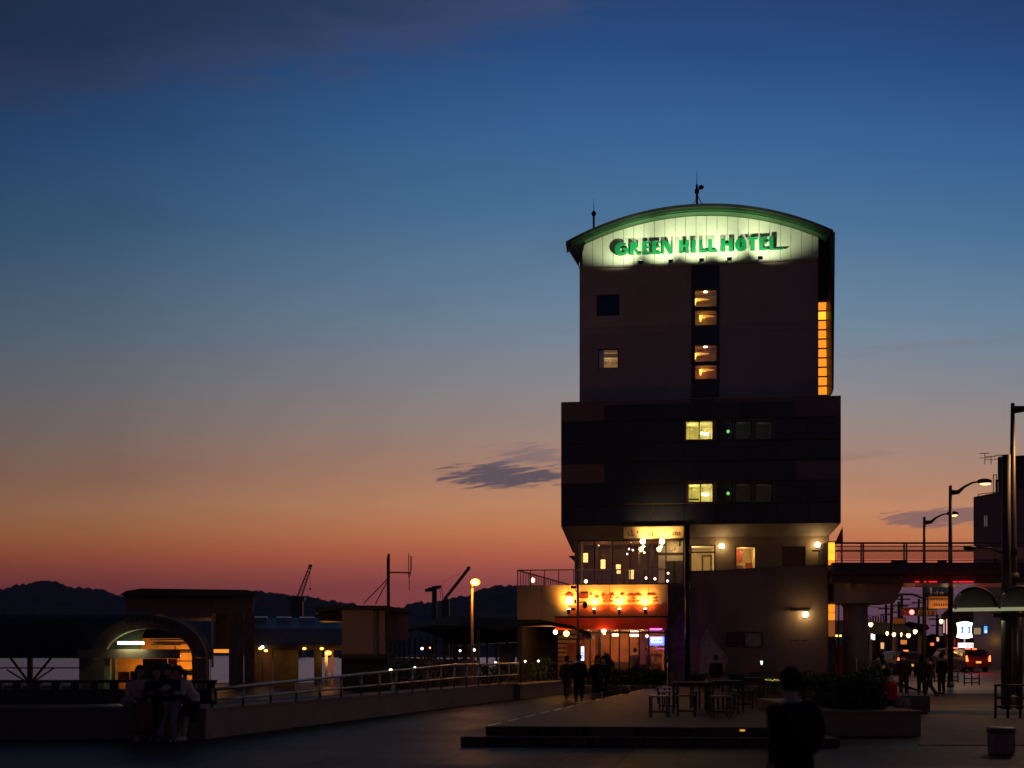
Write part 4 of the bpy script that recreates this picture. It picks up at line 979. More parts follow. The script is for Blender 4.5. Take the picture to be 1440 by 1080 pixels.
m_.bar((al(274, 926)[0], .3, al(274, 926)[1]), (al(286, 958)[0], .3, al(286, 958)[1]), .05).build('lattice', wood_dk, ar)
m_ = MB().box(al(160, 0)[0], al(285, 0)[0], .9, 1.0, 1.78, 1.84).box(al(205, 0)[0], al(250, 0)[0], .5, .6, al(0, 900)[1], al(0, 898)[1]).box(al(205, 0)[0], al(248, 0)[0], .5, .6, al(0, 907)[1], al(0, 905)[1]); m_.build('inner_beam', steel_dk, ar)
tb = thing('tube_light', 'bright white fluorescent tube under the arched gable', 'tube light', P(184, 904.5, 39.7))
MB().box(-.52, .52, -.02, .02, .04, .09).build('fitting', white, tb)
MB().cyl((-.48, 0, 0), (.48, 0, 0), .045, 8).build('tube', emi('tube_white', (.86, 1, .68), 12), tb, True)
light('AREA', P(184, 907, 39.7), 9, (.85, 1, .5), .9, None, rot=(0, 0, 0), sy=.1)
light('POINT', P(184, 903, 40.6), 14, (.75, 1, .35), .1)
tb = thing('ceiling_lamp', 'orange ceiling lamp inside the arched entrance', 'lamp', P(246, 922.5, 41.2))
MB().sph((0, 0, 0), .1, sc=(2.4, 1, .55)).build('globe', emi('orange_lamp', (1, .42, .07), 3), tb, True)
MB().cyl((0, 0, .04), (0, 0, .4), .02, 6).build('stem', black, tb)
light('POINT', P(256, 930, 42.2), 95, (1, .36, .04), .12)
light('POINT', P(186, 932, 42.4), 22, (1, .42, .06), .12)

# dark flat-roofed hall behind the arcade
hl = thing('flat_roof_hall', 'dark hall with a thin flat overhanging roof and heavy columns behind the arcade', 'hall', (PX(265, 52), 52, 0), R(13.5))
ax2 = PX(265, 52)
def al2(px, py): return PX(px, 52) - ax2, PZ(py, 52)
x0, zt_ = al2(177, 830); x1, _ = al2(356, 830)
MB().prism([(x0, zt_ - .32), (x0 + .3, zt_ - .12), (x0 + 1.0, zt_), (x1 - .4, zt_), (x1, zt_ - .1), (x1, zt_ - .32)], -1, 7).build('roof', roof_dk, hl)
MB().box(al2(181, 0)[0], al2(296, 0)[0], 0, 6, al2(0, 868)[1], zt_ - .325).box(al2(297, 0)[0], x1 - .1, 0, 6, al2(0, 862)[1], zt_ - .325).build('fascia_wall', block_paint, hl)
for (a_, b_) in ((320, 340), (341, 355)): MB().box(al2(a_, 0)[0], al2(b_, 0)[0], .0, 1.2 if a_ == 320 else .6, 0, al2(0, 862)[1] - .003).build('column', concrete_dk, hl)
MB().box(al2(296, 0)[0], al2(299, 0)[0], 0, .2, 1.0, al2(0, 862)[1] - .003).build('downpipe', steel, hl)
MB().box(al2(299.5, 0)[0], al2(318, 0)[0], 2.5, 2.6, al2(0, 912)[1], al2(0, 862)[1]).build('hanging_panel', block_paint, hl)
# canopy with skylights
cn = thing('platform_canopy', 'blue-grey sloping canopy roof with a row of skylights on olive columns', 'canopy', (PX(415, 56), 56, 0), R(9))
ax3 = PX(415, 56)
def al3(px, py, D=56): return PX(px, D) - ax3, PZ(py, D)
x0, x1 = al3(350, 0)[0], al3(486, 0)[0]; ze = al3(0, 907)[1]; zr = al3(0, 866)[1]
MB().add([(x0, 0, ze), (x1, 0, ze), (x1, 1.0, ze + .9), (x0, 1.0, ze + .9), (x1, 3.2, zr), (x0, 3.2, zr), (x0, 6, ze + .5), (x1, 6, ze + .5)], [(0, 1, 2, 3), (3, 2, 4, 5), (5, 4, 7, 6), (0, 3, 5, 6), (1, 7, 4, 2)]).build('roof', roof_bl, cn)
MB().box(x0, x1, -.06, -.005, ze - .28, ze + .02).build('fascia_board', steel_dk, cn)
for px in (362, 397, 430, 462):
    x_ = al3(px, 0)[0]; MB().prism([(2.5, zr - .2), (2.55, zr + .0), (3.2, zr + .06), (3.3, zr - .05)], x_ - .45, x_ + .35, 'x').build('skylight', steel, cn)
for (a_, b_, m2) in ((356, 383, concrete_dk), (384, 419, mat('olive_panel', (.13, .12, .06), .8)), (441, 452, black), (456, 460, steel), (464, 468, mat('orange_post', (.4, .2, .1), .7))):
    MB().box(al3(a_, 0)[0], al3(b_, 0)[0], .3, .7, 0, ze - .1).build('support', m2, cn)
for (px, py, lb) in ((366, 912, 'orange lamp at the left end of the canopy'), (374, 915, 'low amber lamp beside the heavy column'), (428, 912, 'paired orange lamp near the middle of the canopy'), (452.5, 912, 'orange box lamp under the canopy skylights'), (461.5, 918, 'brightest orange lamp under the canopy, left of the beige block')):
    t_ = thing('canopy_lamp', lb, 'lamp', P(px, py, 55.6), 0, 'orange lamps under the canopy')
    MB().sph((0, 0, 0), .09 if px != 461.5 else .15, 10, 6, (1.2, 1, .8)).build('globe', emi('orange_lamp', (1, .42, .07), 3), t_, True); MB().cyl((0, 0, .1), (0, 0, .35), .015, 6).build('stem', black, t_)
light('POINT', P(461, 925, 55.3), 40, (1, .38, .05), .15); light('POINT', P(370, 918, 55), 8, (1, .38, .05), .15); light('POINT', P(308, 925, 58), 30, (1, .4, .06), .15)
for (px, py, D_, lb) in ((296, 911.5, 57, 'small white lamp between the arch and the heavy column'), (369, 910, 55.4, 'tiny white lamp left under the canopy')):
    t_ = thing('quay_lamp', lb, 'lamp', P(px, py, D_)); MB().sph((0, 0, 0), .08, 8, 6).build('globe', emi('white_lamp', (.95, 1, .85), 9), t_, True); MB().cyl((0, 0, -P(px, py, D_).z), (0, 0, -.05), .02, 6).build('pole', steel_dk, t_)
t_ = thing('lit_kiosk_canopy', 'orange-lit awning strip on the far quay beside the column', 'awning', P(309, 915, 60.5)); MB().box(-.7, .45, 0, .5, -.12, .08).build('strip', emi('orange_strip', (1, .32, .02), .9), t_); MB().box(-.7, -.62, 0, .1, -2.0, -.12).build('post', steel_dk, t_)
# moored boat silhouette on the water
bt = thing('small_boat', 'small dark boat on the pale water between arch and column', 'boat', (PX(306, 72), 76, -1.6))
MB().loft([(-1.6, 0, .15), (-.8, 0, .2), (.8, 0, .2), (1.9, 0, .45)], [(.1, .15), (.35, .5), (.35, .5), (.06, .08)], 10).build('hull', black, bt, True)
MB().box(-.4, .4, -.3, .3, .5, 1.1).build('cabin', concrete_dk, bt)

# beige block with aerial mast
bb = thing('machine_room', 'beige box-shaped machine room with a dark overhanging roof', 'machine room', (PX(512, 50), 50, 0), R(6))
ax4 = PX(512, 50)
def al4(px, py): return PX(px, 50) - ax4, PZ(py, 50)
MB().box(al4(481, 0)[0], al4(525, 0)[0], 0, 3, al4(0, 920)[1], al4(0, 857.5)[1]).build('wall', mat('beige_wall', (.34, .25, .20), .8, var=.08), bb)
MB().box(al4(525.3, 0)[0], al4(541, 0)[0], .25, 3, al4(0, 920)[1], al4(0, 857.5)[1]).build('side_panel', mat('beige_panel', (.40, .30, .20), .8, var=.08), bb)
MB().box(al4(541.3, 0)[0], al4(574, 0)[0], .9, 3, al4(0, 900)[1], al4(0, 857.5)[1]).build('rear_wall', block_paint, bb)
MB().prism([(al4(445, 855)[0], al4(0, 862)[1]), (al4(445, 855)[0], al4(0, 855)[1]), (al4(470, 0)[0], al4(0, 851.5)[1]), (al4(545, 0)[0], al4(0, 852)[1]), (al4(575, 0)[0], al4(0, 858)[1]), (al4(575, 0)[0], al4(0, 862)[1]), (al4(541, 0)[0], al4(0, 857.2)[1]), (al4(481, 0)[0], al4(0, 857.2)[1])], -.3, 3.4).build('roof', roof_dk, bb)
MB().box(al4(478, 0)[0], al4(556, 0)[0], -.8, 3, al4(0, 926)[1], al4(0, 920)[1] - .003).build('lower_roof', roof_dk, bb)
MB().box(al4(480, 0)[0], al4(545, 0)[0], .2, 3, 0, al4(0, 926)[1] - .003).build('lower_wall', black, bb)
MB().box(al4(447, 0)[0], al4(481, 0)[0], .5, 3, al4(0, 873)[1], al4(0, 862)[1]).build('side_box', black, bb)
ms = thing('aerial_mast', 'tall mast with slanting stays and a sideways TV aerial beside the beige block', 'mast', (PX(546.5, 49), 49, 0))
def am(px, py): return (PX(px, 49) - PX(546.5, 49), 0, PZ(py, 49))
MB().cyl((0, 0, 0), am(546.5, 779), .06, 8).cyl(am(544.3, 784), am(545, 910), .02, 6).build('mast', black, ms)
MB().bar(am(546, 813), am(512, 848), .04).bar(am(546, 815), am(528, 849), .04).build('stay', black, ms)
MB().bar(am(547, 805), am(578, 805.5), .06).build('boom', black, ms)
mm_ = MB()
for (px, y0_, y1_) in ((574.6, 778, 812), (577, 781, 810), (575.4, 806, 830), (578.8, 782, 803)): mm_.cyl(am(px, y0_), am(px, y1_), .018, 5)
mm_.build('aerial_element', mat('aerial_metal', (.12, .08, .08), .5), ms)

# long low shed / station shelter
st = thing('waterfront_shed', 'long low shed with dark curved roof and lit eave left of the hotel', 'shed', (0, 0, 0))
N0 = Vector((1.55, 44.5)); N1 = Vector((-8.2, 92)); dirn = (N1 - N0).normalized(); nrm = Vector((-dirn.y, dirn.x)); nrm = -nrm if nrm.x > 0 else nrm
# roof cross section: from front eave (facing camera right side) to back
sec = [(-3.0, 2.50), (-2.7, 2.85), (-1.7, 3.45), (0, 3.9), (1.8, 3.8), (3.4, 3.2)]
m_ = MB(); rings = []
for k in range(0, 13):
    kk = k / 12; c = N0 + (N1 - N0) * kk; ff = (.35, .62, .8, .92)[k] if k < 4 else 1
    sc_ = 1 if k else .6
    top = [(c.x + nrm.x * s * sc_, c.y + nrm.y * s * sc_, 2.5 + (z - 2.5) * ff) for s, z in sec]; bot = [(c.x + nrm.x * s * sc_, c.y + nrm.y * s * sc_, 2.36 + (z - 2.5) * ff) for s, z in sec[::-1]]
    rings.append(top + bot)
n_ = len(rings[0]); m_.v = [v for r in rings for v in r]
for i in range(len(rings) - 1):
    for k in range(n_): m_.f.append((i * n_ + k, i * n_ + (k + 1) % n_, (i + 1) * n_ + (k + 1) % n_, (i + 1) * n_ + k))
m_.f.append(tuple(range(n_))); m_.f.append(tuple((len(rings) - 1) * n_ + k for k in range(n_))[::-1])
m_.build('roof', mat('shed_roof', (.016, .015, .015), .95, spec=.1), st)
for k in range(14):
    c = N0 + (N1 - N0) * ((k + .5) / 14)
    for s in (-2.7, 2.7): q = c + nrm * s; MB().cyl((q.x, q.y, 0), (q.x, q.y, 2.7), .07, 8).build('column', wood_dk, st, True)
# back screen wall of the shed
a_ = N0 + nrm * 3.0; b_ = N1 + nrm * 3.0
MB().bar((a_.x, a_.y, .7), (b_.x, b_.y, .7), .08, 1.4).build('screen_wall', concrete_dk, st)
a_ = N0 - nrm * (-1) * (-3.05); 
e_a = N0 + nrm * -3.0 + dirn * 3; e_b = N1 + nrm * -3.0
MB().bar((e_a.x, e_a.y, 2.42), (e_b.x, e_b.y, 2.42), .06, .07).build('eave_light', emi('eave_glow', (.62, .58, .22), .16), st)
for k in (1, 3, 5, 8, 11):
    c = N0 + (N1 - N0) * ((k + .5) / 14); light('POINT', (c.x, c.y, 2.2), 2.5, (1, .75, .3), .1)
# lights near the shed
for (px, py, D_, r_, cc, nm, lb) in ((549.5, 943, 40, .09, (1, .95, .45), 'yellow_lamp', 'yellowish low lamp at the foot of the beige block'), (583.5, 938.5, 46, .055, (.95, 1, .9), 'white_lamp', 'tiny white path lamp right of the beige block'), (593.5, 912, 60, .09, (.9, .95, 1), 'white_lamp', 'small white lamp under the far end of the shed'),
                                 (604.5, 911, 66, .07, (1, .2, .1), 'red_lamp', 'tiny red-orange lamp under the shed'), (647, 915, 60, .08, (1, .6, .4), 'pink_lamp', 'dim lamp left of the lamp post under the shed'), (667, 914, 56, .08, (.95, .95, .8), 'white_lamp', 'small white lamp just right of the orange lamp post'), (697, 932.5, 43, .075, (1, .98, .7), 'yellow_lamp', 'round white path lamp right of the orange lamp post'),
                                 (738.5, 930, 44, .055, (1, .95, .6), 'yellow_lamp', 'left of two small path lamps near the shed end'), (757, 929.5, 44, .055, (1, .95, .6), 'yellow_lamp', 'right of two small path lamps near the shed end')):
    p = P(px, py, D_); t_ = thing('path_lamp', lb, 'lamp', (p.x, p.y, 0))
    MB().sph((0, 0, p.z), r_ * .75, 8, 6).build('globe', emi(nm, cc, 7), t_, True); MB().cyl((0, 0, 0), (0, 0, p.z - r_ * .8), .025, 6).build('post', black, t_)
    light('POINT', (p.x, p.y - .2, p.z + .02), 1.2, cc, .05)
# orange-lit figure/fire bowl in the shed
t_ = thing('lit_kiosk', 'small orange-lit stall counter at the end of the shed', 'stall', (PX(732, 52), 52, 0))
MB().box(-.9, .5, 0, .8, 0, 1.0).build('counter', wood_dk, t_); MB().box(-.9, -.84, 0, .06, 1.0, 2.2).box(.44, .5, 0, .06, 1.0, 2.2).build('post', wood_dk, t_)
MB().prism([(-.05, 1.45), (.15, 1.3), (.22, 1.42), (.32, 1.5), (.1, 1.62), (.12, 1.85), (-.02, 1.68)], .1, .2).build('lit_banner', emi('banner_orange', (1, .25, .03), 1.3), t_)
light('POINT', (PX(732, 51.6), 51.6, 1.5), 5, (1, .35, .05), .1)
MB().bar((.45, 0, .3), (.2, 0, 2.2), .05).build('strut', mat('strut_red', (.4, .1, .05), .6), t_)
# crates & bollards under the shed, kiosk shapes
for i, px in enumerate((566, 583, 603, 621, 640, 655, 683, 700, 718, 745, 765)):
    D_ = 52 - i * .7; h_ = .9 + random.random() * .5
    t_ = thing('planter_tub', '%s planter tub from the left in the row under the shed' % ORD[i], 'planter', (PX(px, D_), D_, 0), random.random(), 'planter tubs under the shed')
    MB().loft([(0, 0, 0), (0, 0, .5)], [.28, .36], 10).build('tub', concrete_dk, t_)
    b_ = MB()
    for q in range(90):
        v = Vector((random.gauss(0, .22), random.gauss(0, .22), .55 + random.random() * h_ * .7)); d1 = Vector((random.gauss(0, 1), random.gauss(0, 1), random.gauss(0, 1))).normalized() * .09; d2 = d1.cross(Vector((random.random(), 1, .3))).normalized() * .05
        b_.add([v - d1, v + d2, v + d1, v - d2], [(0, 1, 2, 3)])
    b_.build('foliage', foliage, t_)
t_ = thing('dark_kiosk', 'dark boxy ticket kiosk just right of the lamp post', 'kiosk', (PX(713, 47), 47, 0))
MB().box(-.35, .35, 0, 1, 0, 2.0).build('body', black, t_); MB().box(-.42, .42, -.1, 1.1, 2.003, 2.1).build('roof', steel_dk, t_); MB().box(-.25, .25, -.02, -.003, 1.1, 1.7).build('window', navy, t_)

# shipyard cranes on the far shore
def lattice(mb, a, b, w0, w1, n, t=.35):
    a = Vector(a); b = Vector(b); d = (b - a).normalized(); s = d.cross(Vector((0, 1, 0))).normalized(); f = Vector((0, 1, 0))
    prev = None
    for i in range(n + 1):
        k = i / n; p = a + (b - a) * k; w = w0 + (w1 - w0) * k
        c = [p + s * w + f * w, p - s * w + f * w, p - s * w - f * w, p + s * w - f * w]
        if prev:
            for j in range(4): mb.bar(prev[j], c[j], t); mb.bar(prev[j], c[(j + 1) % 4], t * .7)
        prev = c
DC = 1100
def pc_(px, py): v = P(px, py, DC); return (v.x, 0, v.z)
struct('far_quay', MB().box(PX(380, DC), PX(760, DC), DC - 15, DC + 60, -3, .8), concrete_dk)
cr1 = thing('shipyard_crane', 'lattice jib crane leaning right, left of the beige block', 'crane', (0, DC, 0))
m_ = MB(); lattice(m_, pc_(420, 842), pc_(436.5, 796), 2.2, 1.1, 9, .55); m_.build('jib', black, cr1)
MB().cyl(pc_(436, 796), pc_(436, 826), .18, 5).build('hoist_cable', black, cr1); MB().sph(pc_(436, 828), 1.1, 6, 5).build('hook', black, cr1)
m_ = MB(); x_ = pc_(418, 845); m_.box(x_[0] - 6, x_[0] + 6, -4, 4, 0, x_[2]); m_.box(x_[0] - 9, x_[0] + 8, -5, 5, x_[2], x_[2] + 4); m_.build('tower', black, cr1)
MB().box(pc_(434, 0)[0], pc_(439, 0)[0], -1, 1, pc_(0, 797)[2], pc_(0, 794)[2]).build('jib_head', black, cr1)
cr2 = thing('shipyard_crane', 'hammerhead crane with a stubby tilted arm left of the orange lamp', 'crane', (0, DC, 0))
m_ = MB(); m_.bar(pc_(611, 920), pc_(611, 826), 5, 5); m_.build('tower', black, cr2)
MB().prism([pc_(597.5, 829)[::2], pc_(598, 832)[::2], pc_(606, 832)[::2], pc_(621, 826)[::2], pc_(621, 823.3)[::2], pc_(611, 824)[::2]], -3, 3).build('arm', black, cr2)
MB().bar(pc_(620, 824), pc_(623.5, 842), .7).bar(pc_(618, 826), pc_(620, 842), .5).build('strut', black, cr2)
cr3 = thing('shipyard_crane', 'crane with a long straight boom rising right beside the orange lamp', 'crane', (0, DC, 0))
m_ = MB().bar(pc_(625, 843), pc_(659.5, 799), 3.0, 3.0); m_.build('boom', black, cr3)
MB().box(pc_(656.5, 0)[0], pc_(661.5, 0)[0], -2, 2, pc_(0, 800)[2], pc_(0, 797)[2]).build('boom_head', black, cr3)
MB().bar(pc_(656, 801), pc_(622, 820), .25).build('cable', black, cr3); m_ = MB().box(pc_(622, 0)[0], pc_(632, 0)[0], -5, 5, 0, pc_(0, 843)[2]); m_.build('base', black, cr3)

# ================================================================= right side
# pedestrian bridge
DB = 45.0
br = thing('footbridge', 'elevated pedestrian bridge with glass railings joining the hotel on the right', 'footbridge', (PX(1180, DB), DB, 0))
bx0 = PX(1180, DB)
def bl_(px, py, D=DB): return PX(px, D) - bx0, PZ(py, D)
xa, xb = bl_(1172, 0)[0], bl_(1640, 0)[0]
MB().box(xa, xb, 0, .35, bl_(0, 807)[1], bl_(0, 791)[1]).box(xa, xb, 3.4, 3.7, bl_(0, 807)[1], bl_(0, 791)[1]).build('edge_beam', mat('bridge_beam', (.075, .05, .045), .6), br)
MB().box(xa, xb, .36, 3.39, bl_(0, 800)[1], bl_(0, 793)[1]).build('deck', concrete_dk, br)
MB().box(xa + .1, xb, .5, 3.2, bl_(0, 819)[1], bl_(0, 807.5)[1]).build('girder', mat('bridge_girder', (.12, .07, .06), .35), br)
for v_, gpart in ((.1, 1), (3.5, 0)):
    MB().box(xa + .1, xb, v_, v_ + .07, bl_(0, 764.5)[1], bl_(0, 762)[1]).build('top_rail', steel_dk, br)
    if v_ > 1: continue
    MB().box(xa + .1, xb, v_ + .01, v_ + .05, bl_(0, 768.5)[1], bl_(0, 767)[1]).build('mid_rail', steel_dk, br)
    MB().box(xa + .1, xb, v_ + .01, v_ + .05, bl_(0, 788)[1], bl_(0, 787)[1]).build('low_rail', steel_dk, br)
    for px in (1184.5, 1212, 1215, 1272.5, 1276, 1336, 1339, 1399, 1402, 1462, 1465, 1528): x_ = bl_(px, 0)[0]; MB().box(x_, x_ + .06, v_ + .055, v_ + .1, bl_(0, 791)[1], bl_(0, 764.6)[1]).build('railing_post', steel_dk, br)
    MB().box(xa + .2, xb, v_ + .02, v_ + .03, bl_(0, 787)[1] + .04, bl_(0, 769)[1]).build('glass_panel', glass('bridge_glass', (.80, .78, .78), .05, .12), br)
for (x0_, x1_) in ((1260, 1279), (1326, 1337)): a_ = bl_(x0_, 789); b_ = bl_(x1_, 787); MB().box(a_[0], b_[0], .4, .6, bl_(0, 791)[1], bl_(0, 786.6)[1]).build('deck_lamp_box', steel_dk, br)
# pier
pr = thing('bridge_pier', 'round concrete column with a wide tapered head under the footbridge', 'bridge pier', (PX(1205, 46.6), 46.6, 0))
def pl2(px, py): return PX(px, 46) - PX(1205, 46.6), PZ(py, 46)
MB().cyl((0, .2, 0), (0, .2, pl2(0, 849)[1]), .52, 28).build('column', concrete, pr, True)
MB().prism([pl2(1173, 848), pl2(1258, 848), pl2(1271, 820), pl2(1271, 819.2), pl2(1173, 819.2)], -.6, 1.3).build('pier_head', concrete, pr)
MB().cyl((.0, .2, pl2(0, 852)[1]), (0, .2, pl2(0, 849)[1] - .003), .58, 28).build('collar', concrete_dk, pr, True)
MB().bar((-.95, -.5, 0), (-.95, -.5, pl2(0, 830)[1]), .05).build('downpipe', steel_dk, pr)
MB().bar((-.12, -.34, .8), (-.12, -.34, 1.5), .03, .02).build('reflector', white, pr)
light('POINT', (PX(1240, 44), 43.2, 2.6), 4, (1, .45, .2), .3)
# brake-light reflections under the bridge, built as glowing bars with added clips
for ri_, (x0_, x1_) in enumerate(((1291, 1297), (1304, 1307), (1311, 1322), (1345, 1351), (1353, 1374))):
    t_ = thing('red_reflection_strip', ORD[ri_] + ' painted red reflection from the left in the broken line under the footbridge', 'painted reflection', (PX(x0_, DB), DB, 0), 0, 'painted red reflections under the footbridge')
    MB().box(0, PX(x1_, DB) - PX(x0_, DB), .32, .37, PZ(818.3, DB), PZ(816.3, DB)).build('tube', emi('red_reflection_glow', (1, .012, .018), .85), t_)  # emissive bar painted in as a reflection, no lamp here
    MB().box(.0, .1, .38, .48, PZ(817, DB), PZ(815.8, DB)).build('added_clip', black, t_)
light('AREA', (PX(1335, DB), DB - .3, PZ(819, DB)), 1, (1, .02, .02), 3, rot=(R(115), 0, 0), sy=.1)  # added red light without a fitting, spreads the glow of the painted reflections

# tall street lamps along the road
def road_lamp(px, pytop, D, arm, lb, lit):
    base = (PX(px, D), D, 0); h = PZ(pytop, D)
    t_ = thing('street_lamp', lb, 'street lamp', base, 0, 'curved-arm street lamps along the road')
    pm_ = mat('lamp_pole_paint', (.07, .05, .04), .55)
    MB().loft([(0, 0, 0), (0, 0, h * .45), (0, 0, h - .25), (0, 0, h)], [.13, .11, .075, .07], 10).build('pole', pm_, t_, True)
    MB().cyl((0, 0, 0), (0, 0, .35), .18, 10, .15).build('base', pm_, t_, True)
    pts = [(.05, 0, h - .32), (.45, 0, h - .30), (.8, 0, h - .05), (1.25, 0, h + .14), (1.7, 0, h + .2)]
    pts = [(p[0] * arm, 0, p[2]) for p in pts]
    MB().loft(pts, [(.13, .05), (.10, .045), (.06, .035), (.045, .03), (.04, .03)], 8).build('arm', pm_, t_, True)
    x_ = 1.95 * arm
    hd_ = MB().sph((x_, 0, h + .2), .36, 14, 8, (1, .5, .38)).build('lamp_head', pm_, t_, True)
    if lit:
        MB().sph((x_ + .03, 0, h + .10), .26, 12, 6, (1, .5, .28)).build('lens', emi('road_lamp_glow', (1, .50, .14), 6), hd_, True)
        light('SPOT', (base[0] + x_, D, h - .05), 900, (1, .5, .15), .15, target=(base[0] + x_, D, 0), spot=150, blend=.6)
    return t_
road_lamp(1336.5, 683, 50, .82, 'tall lit street lamp behind the footbridge, the larger of two', True)
road_lamp(1299.8, 727, 62, .84, 'shorter-looking lit street lamp furthest along the road', True)
t_ = thing('street_lamp', 'tall nearest street lamp at the right edge with its arm leaving the frame', 'street lamp', (PX(1424, 33), 33, 0), 0, 'curved-arm street lamps along the road')
h = PZ(567, 33); pm_ = mat('lamp_pole_paint', (.07, .05, .04), .55)
MB().loft([(0, 0, 0), (0, 0, h * .5), (0, 0, h)], [.14, .12, .055], 12).build('pole', pm_, t_, True)
MB().loft([(.05, 0, h - .2), (.4, 0, h - .17), (.9, 0, h), (1.6, 0, h + .2)], [(.12, .05), (.09, .045), (.05, .035), (.04, .03)], 8).build('arm', pm_, t_, True)
MB().sph((1.9, 0, h + .2), .36, 14, 8, (1, .5, .38)).build('lamp_head', pm_, t_, True)
MB().cyl((0, 0, 0), (0, 0, .4), .2, 12, .17).build('base', pm_, t_, True)
MB().sph((1.93, 0, h + .10), .26, 12, 6, (1, .5, .28)).build('lens', emi('road_lamp_glow', (1, .50, .14), 6), t_, True)
light('SPOT', (PX(1424, 33) + 1.9, 33, h - .05), 900, (1, .5, .18), .15, target=(PX(1424, 33) + 1.2, 30, 0), spot=150, blend=.6)
MB().cyl((.0, -.16, h * .41), (.0, -.16, h * .44), .12, 10).build('banner_clamp', pm_, t_, True)
# dark utility pole with small unlit luminaire
t_ = thing('utility_pole', 'thick dark pole near the right edge with a small unlit lamp arm pointing left', 'utility pole', (PX(1415, 32), 32, 0))
h = PZ(640, 32)
MB().cyl((0, 0, 0), (0, 0, h), .15, 14, .12).build('pole', mat('utility_pole_paint', (.05, .035, .03), .6), t_, True)
def ul(px, py): return (PX(px, 32) - PX(1415, 32), 0, PZ(py, 32))
MB().loft([ul(1412, 778), ul(1404, 776), ul(1393, 771), ul(1375, 770)], .03, 8).build('arm', black, t_, True)
MB().sph(ul(1364, 770.5), .2, 12, 8, (1.05, .7, .38)).build('lamp_head', black, t_, True)
MB().box(ul(1421, 0)[0], ul(1428, 0)[0], -.1, .1, ul(0, 782)[2], ul(0, 772)[2]).build('junction_box', black, t_)

# buildings on the right
b1_ = thing('office_building', 'tall dark grey block behind the poles at the right edge', 'building', (PX(1403, 95), 95, 0), R(-24.5))
def q1(px, py): return PX(px, 95) - PX(1403, 95), PZ(py, 95)
MB().box(q1(1403.5, 0)[0], 12, 0, 14, 0, q1(0, 645)[1]).build('wall', mat('office_wall', (.10, .085, .10), .8), b1_)
MB().box(q1(1400, 0)[0], q1(1403.3, 0)[0], 1, 4, q1(0, 693)[1], q1(0, 672)[1]).build('stair_tower', black, b1_)
MB().box(q1(1403, 0)[0], 12.1, -.1, 14.1, q1(0, 645)[1] + .003, q1(0, 643)[1]).build('parapet', steel_dk, b1_)
for i in range(4):
    for j in range(5): x_ = q1(1428, 0)[0] + j * 1.7; z_ = 3.5 + i * 3.4; w_ = MB().box(x_, x_ + 1.1, -.04, -.003, z_, z_ + 1.4).build('window', navy, b1_)
b2_b = thing('shop_building', 'lower grey building with two slim lit slots left of the dark block', 'building', (PX(1369, 80), 80, 0), R(-23.5))
def q2(px, py): return PX(px, 80) - PX(1369, 80), PZ(py, 80)
MB().prism([q2(1369, 0)[0:1] + (0,), (q2(1440, 0)[0], 0), (q2(1440, 0)[0], q2(0, 690)[1]), (q2(1400, 0)[0], q2(0, 694)[1]), (0, q2(0, 699)[1])], 0, 10).build('wall', mat('grey_render', (.14, .13, .145), .8, var=.1), b2_b)
for px in (1383, 1385.5): MB().box(q2(px, 0)[0], q2(px, 0)[0] + .05, -.03, -.003, q2(0, 741)[1], q2(0, 726)[1]).build('lit_slot', emi('slot_glow', (.5, .35, .3), .22), b2_b)
MB().bar((q2(1375, 0)[0], 1, q2(0, 698)[1]), (q2(1375, 0)[0], 1, q2(0, 693)[1]), .05).bar((q2(1375, 0)[0], 1, q2(0, 693)[1]), (q2(1398, 0)[0], 1, q2(0, 691)[1]), .05).build('roof_rail', black, b2_b)
MB().bar((q2(1395, 0)[0], 2, q2(0, 694)[1]), (q2(1395, 0)[0], 2, q2(0, 663)[1]), .06).bar((q2(1399, 0)[0], 2, q2(0, 694)[1]), (q2(1399, 0)[0], 2, q2(0, 663)[1]), .06).bar((q2(1395, 0)[0], 2, q2(0, 664)[1]), (q2(1399, 0)[0], 2, q2(0, 664)[1]), .05).build('ladder_frame', black, b2_b)
for (px, yt, lb) in ((1406, 628, 'taller TV aerial on the dark block roof'), (1415, 633, 'shorter TV aerial on the dark block roof'), (1428, 631, 'TV aerial on the roof right of the tall lamp post')):
    t_ = thing('tv_aerial', lb, 'aerial', (PX(px, 95), 98, PZ(643, 95))); h_ = PZ(yt, 95) - PZ(643, 95)
    MB().cyl((0, 0, -.1), (0, 0, h_), .035, 6).build('mast', black, t_)
    m_ = MB(); 
    for zz_ in (h_ * .95, h_ * .5): m_.bar((-.5, 0, zz_), (.45, 0, zz_ + .04), .04)
    for i in range(6): m_.bar((-.4 + i * .15, -.25, h_ * .95 + .01), (-.4 + i * .15, .25, h_ * .95 + .01), .02)
    m_.build('crossbar', black, t_)
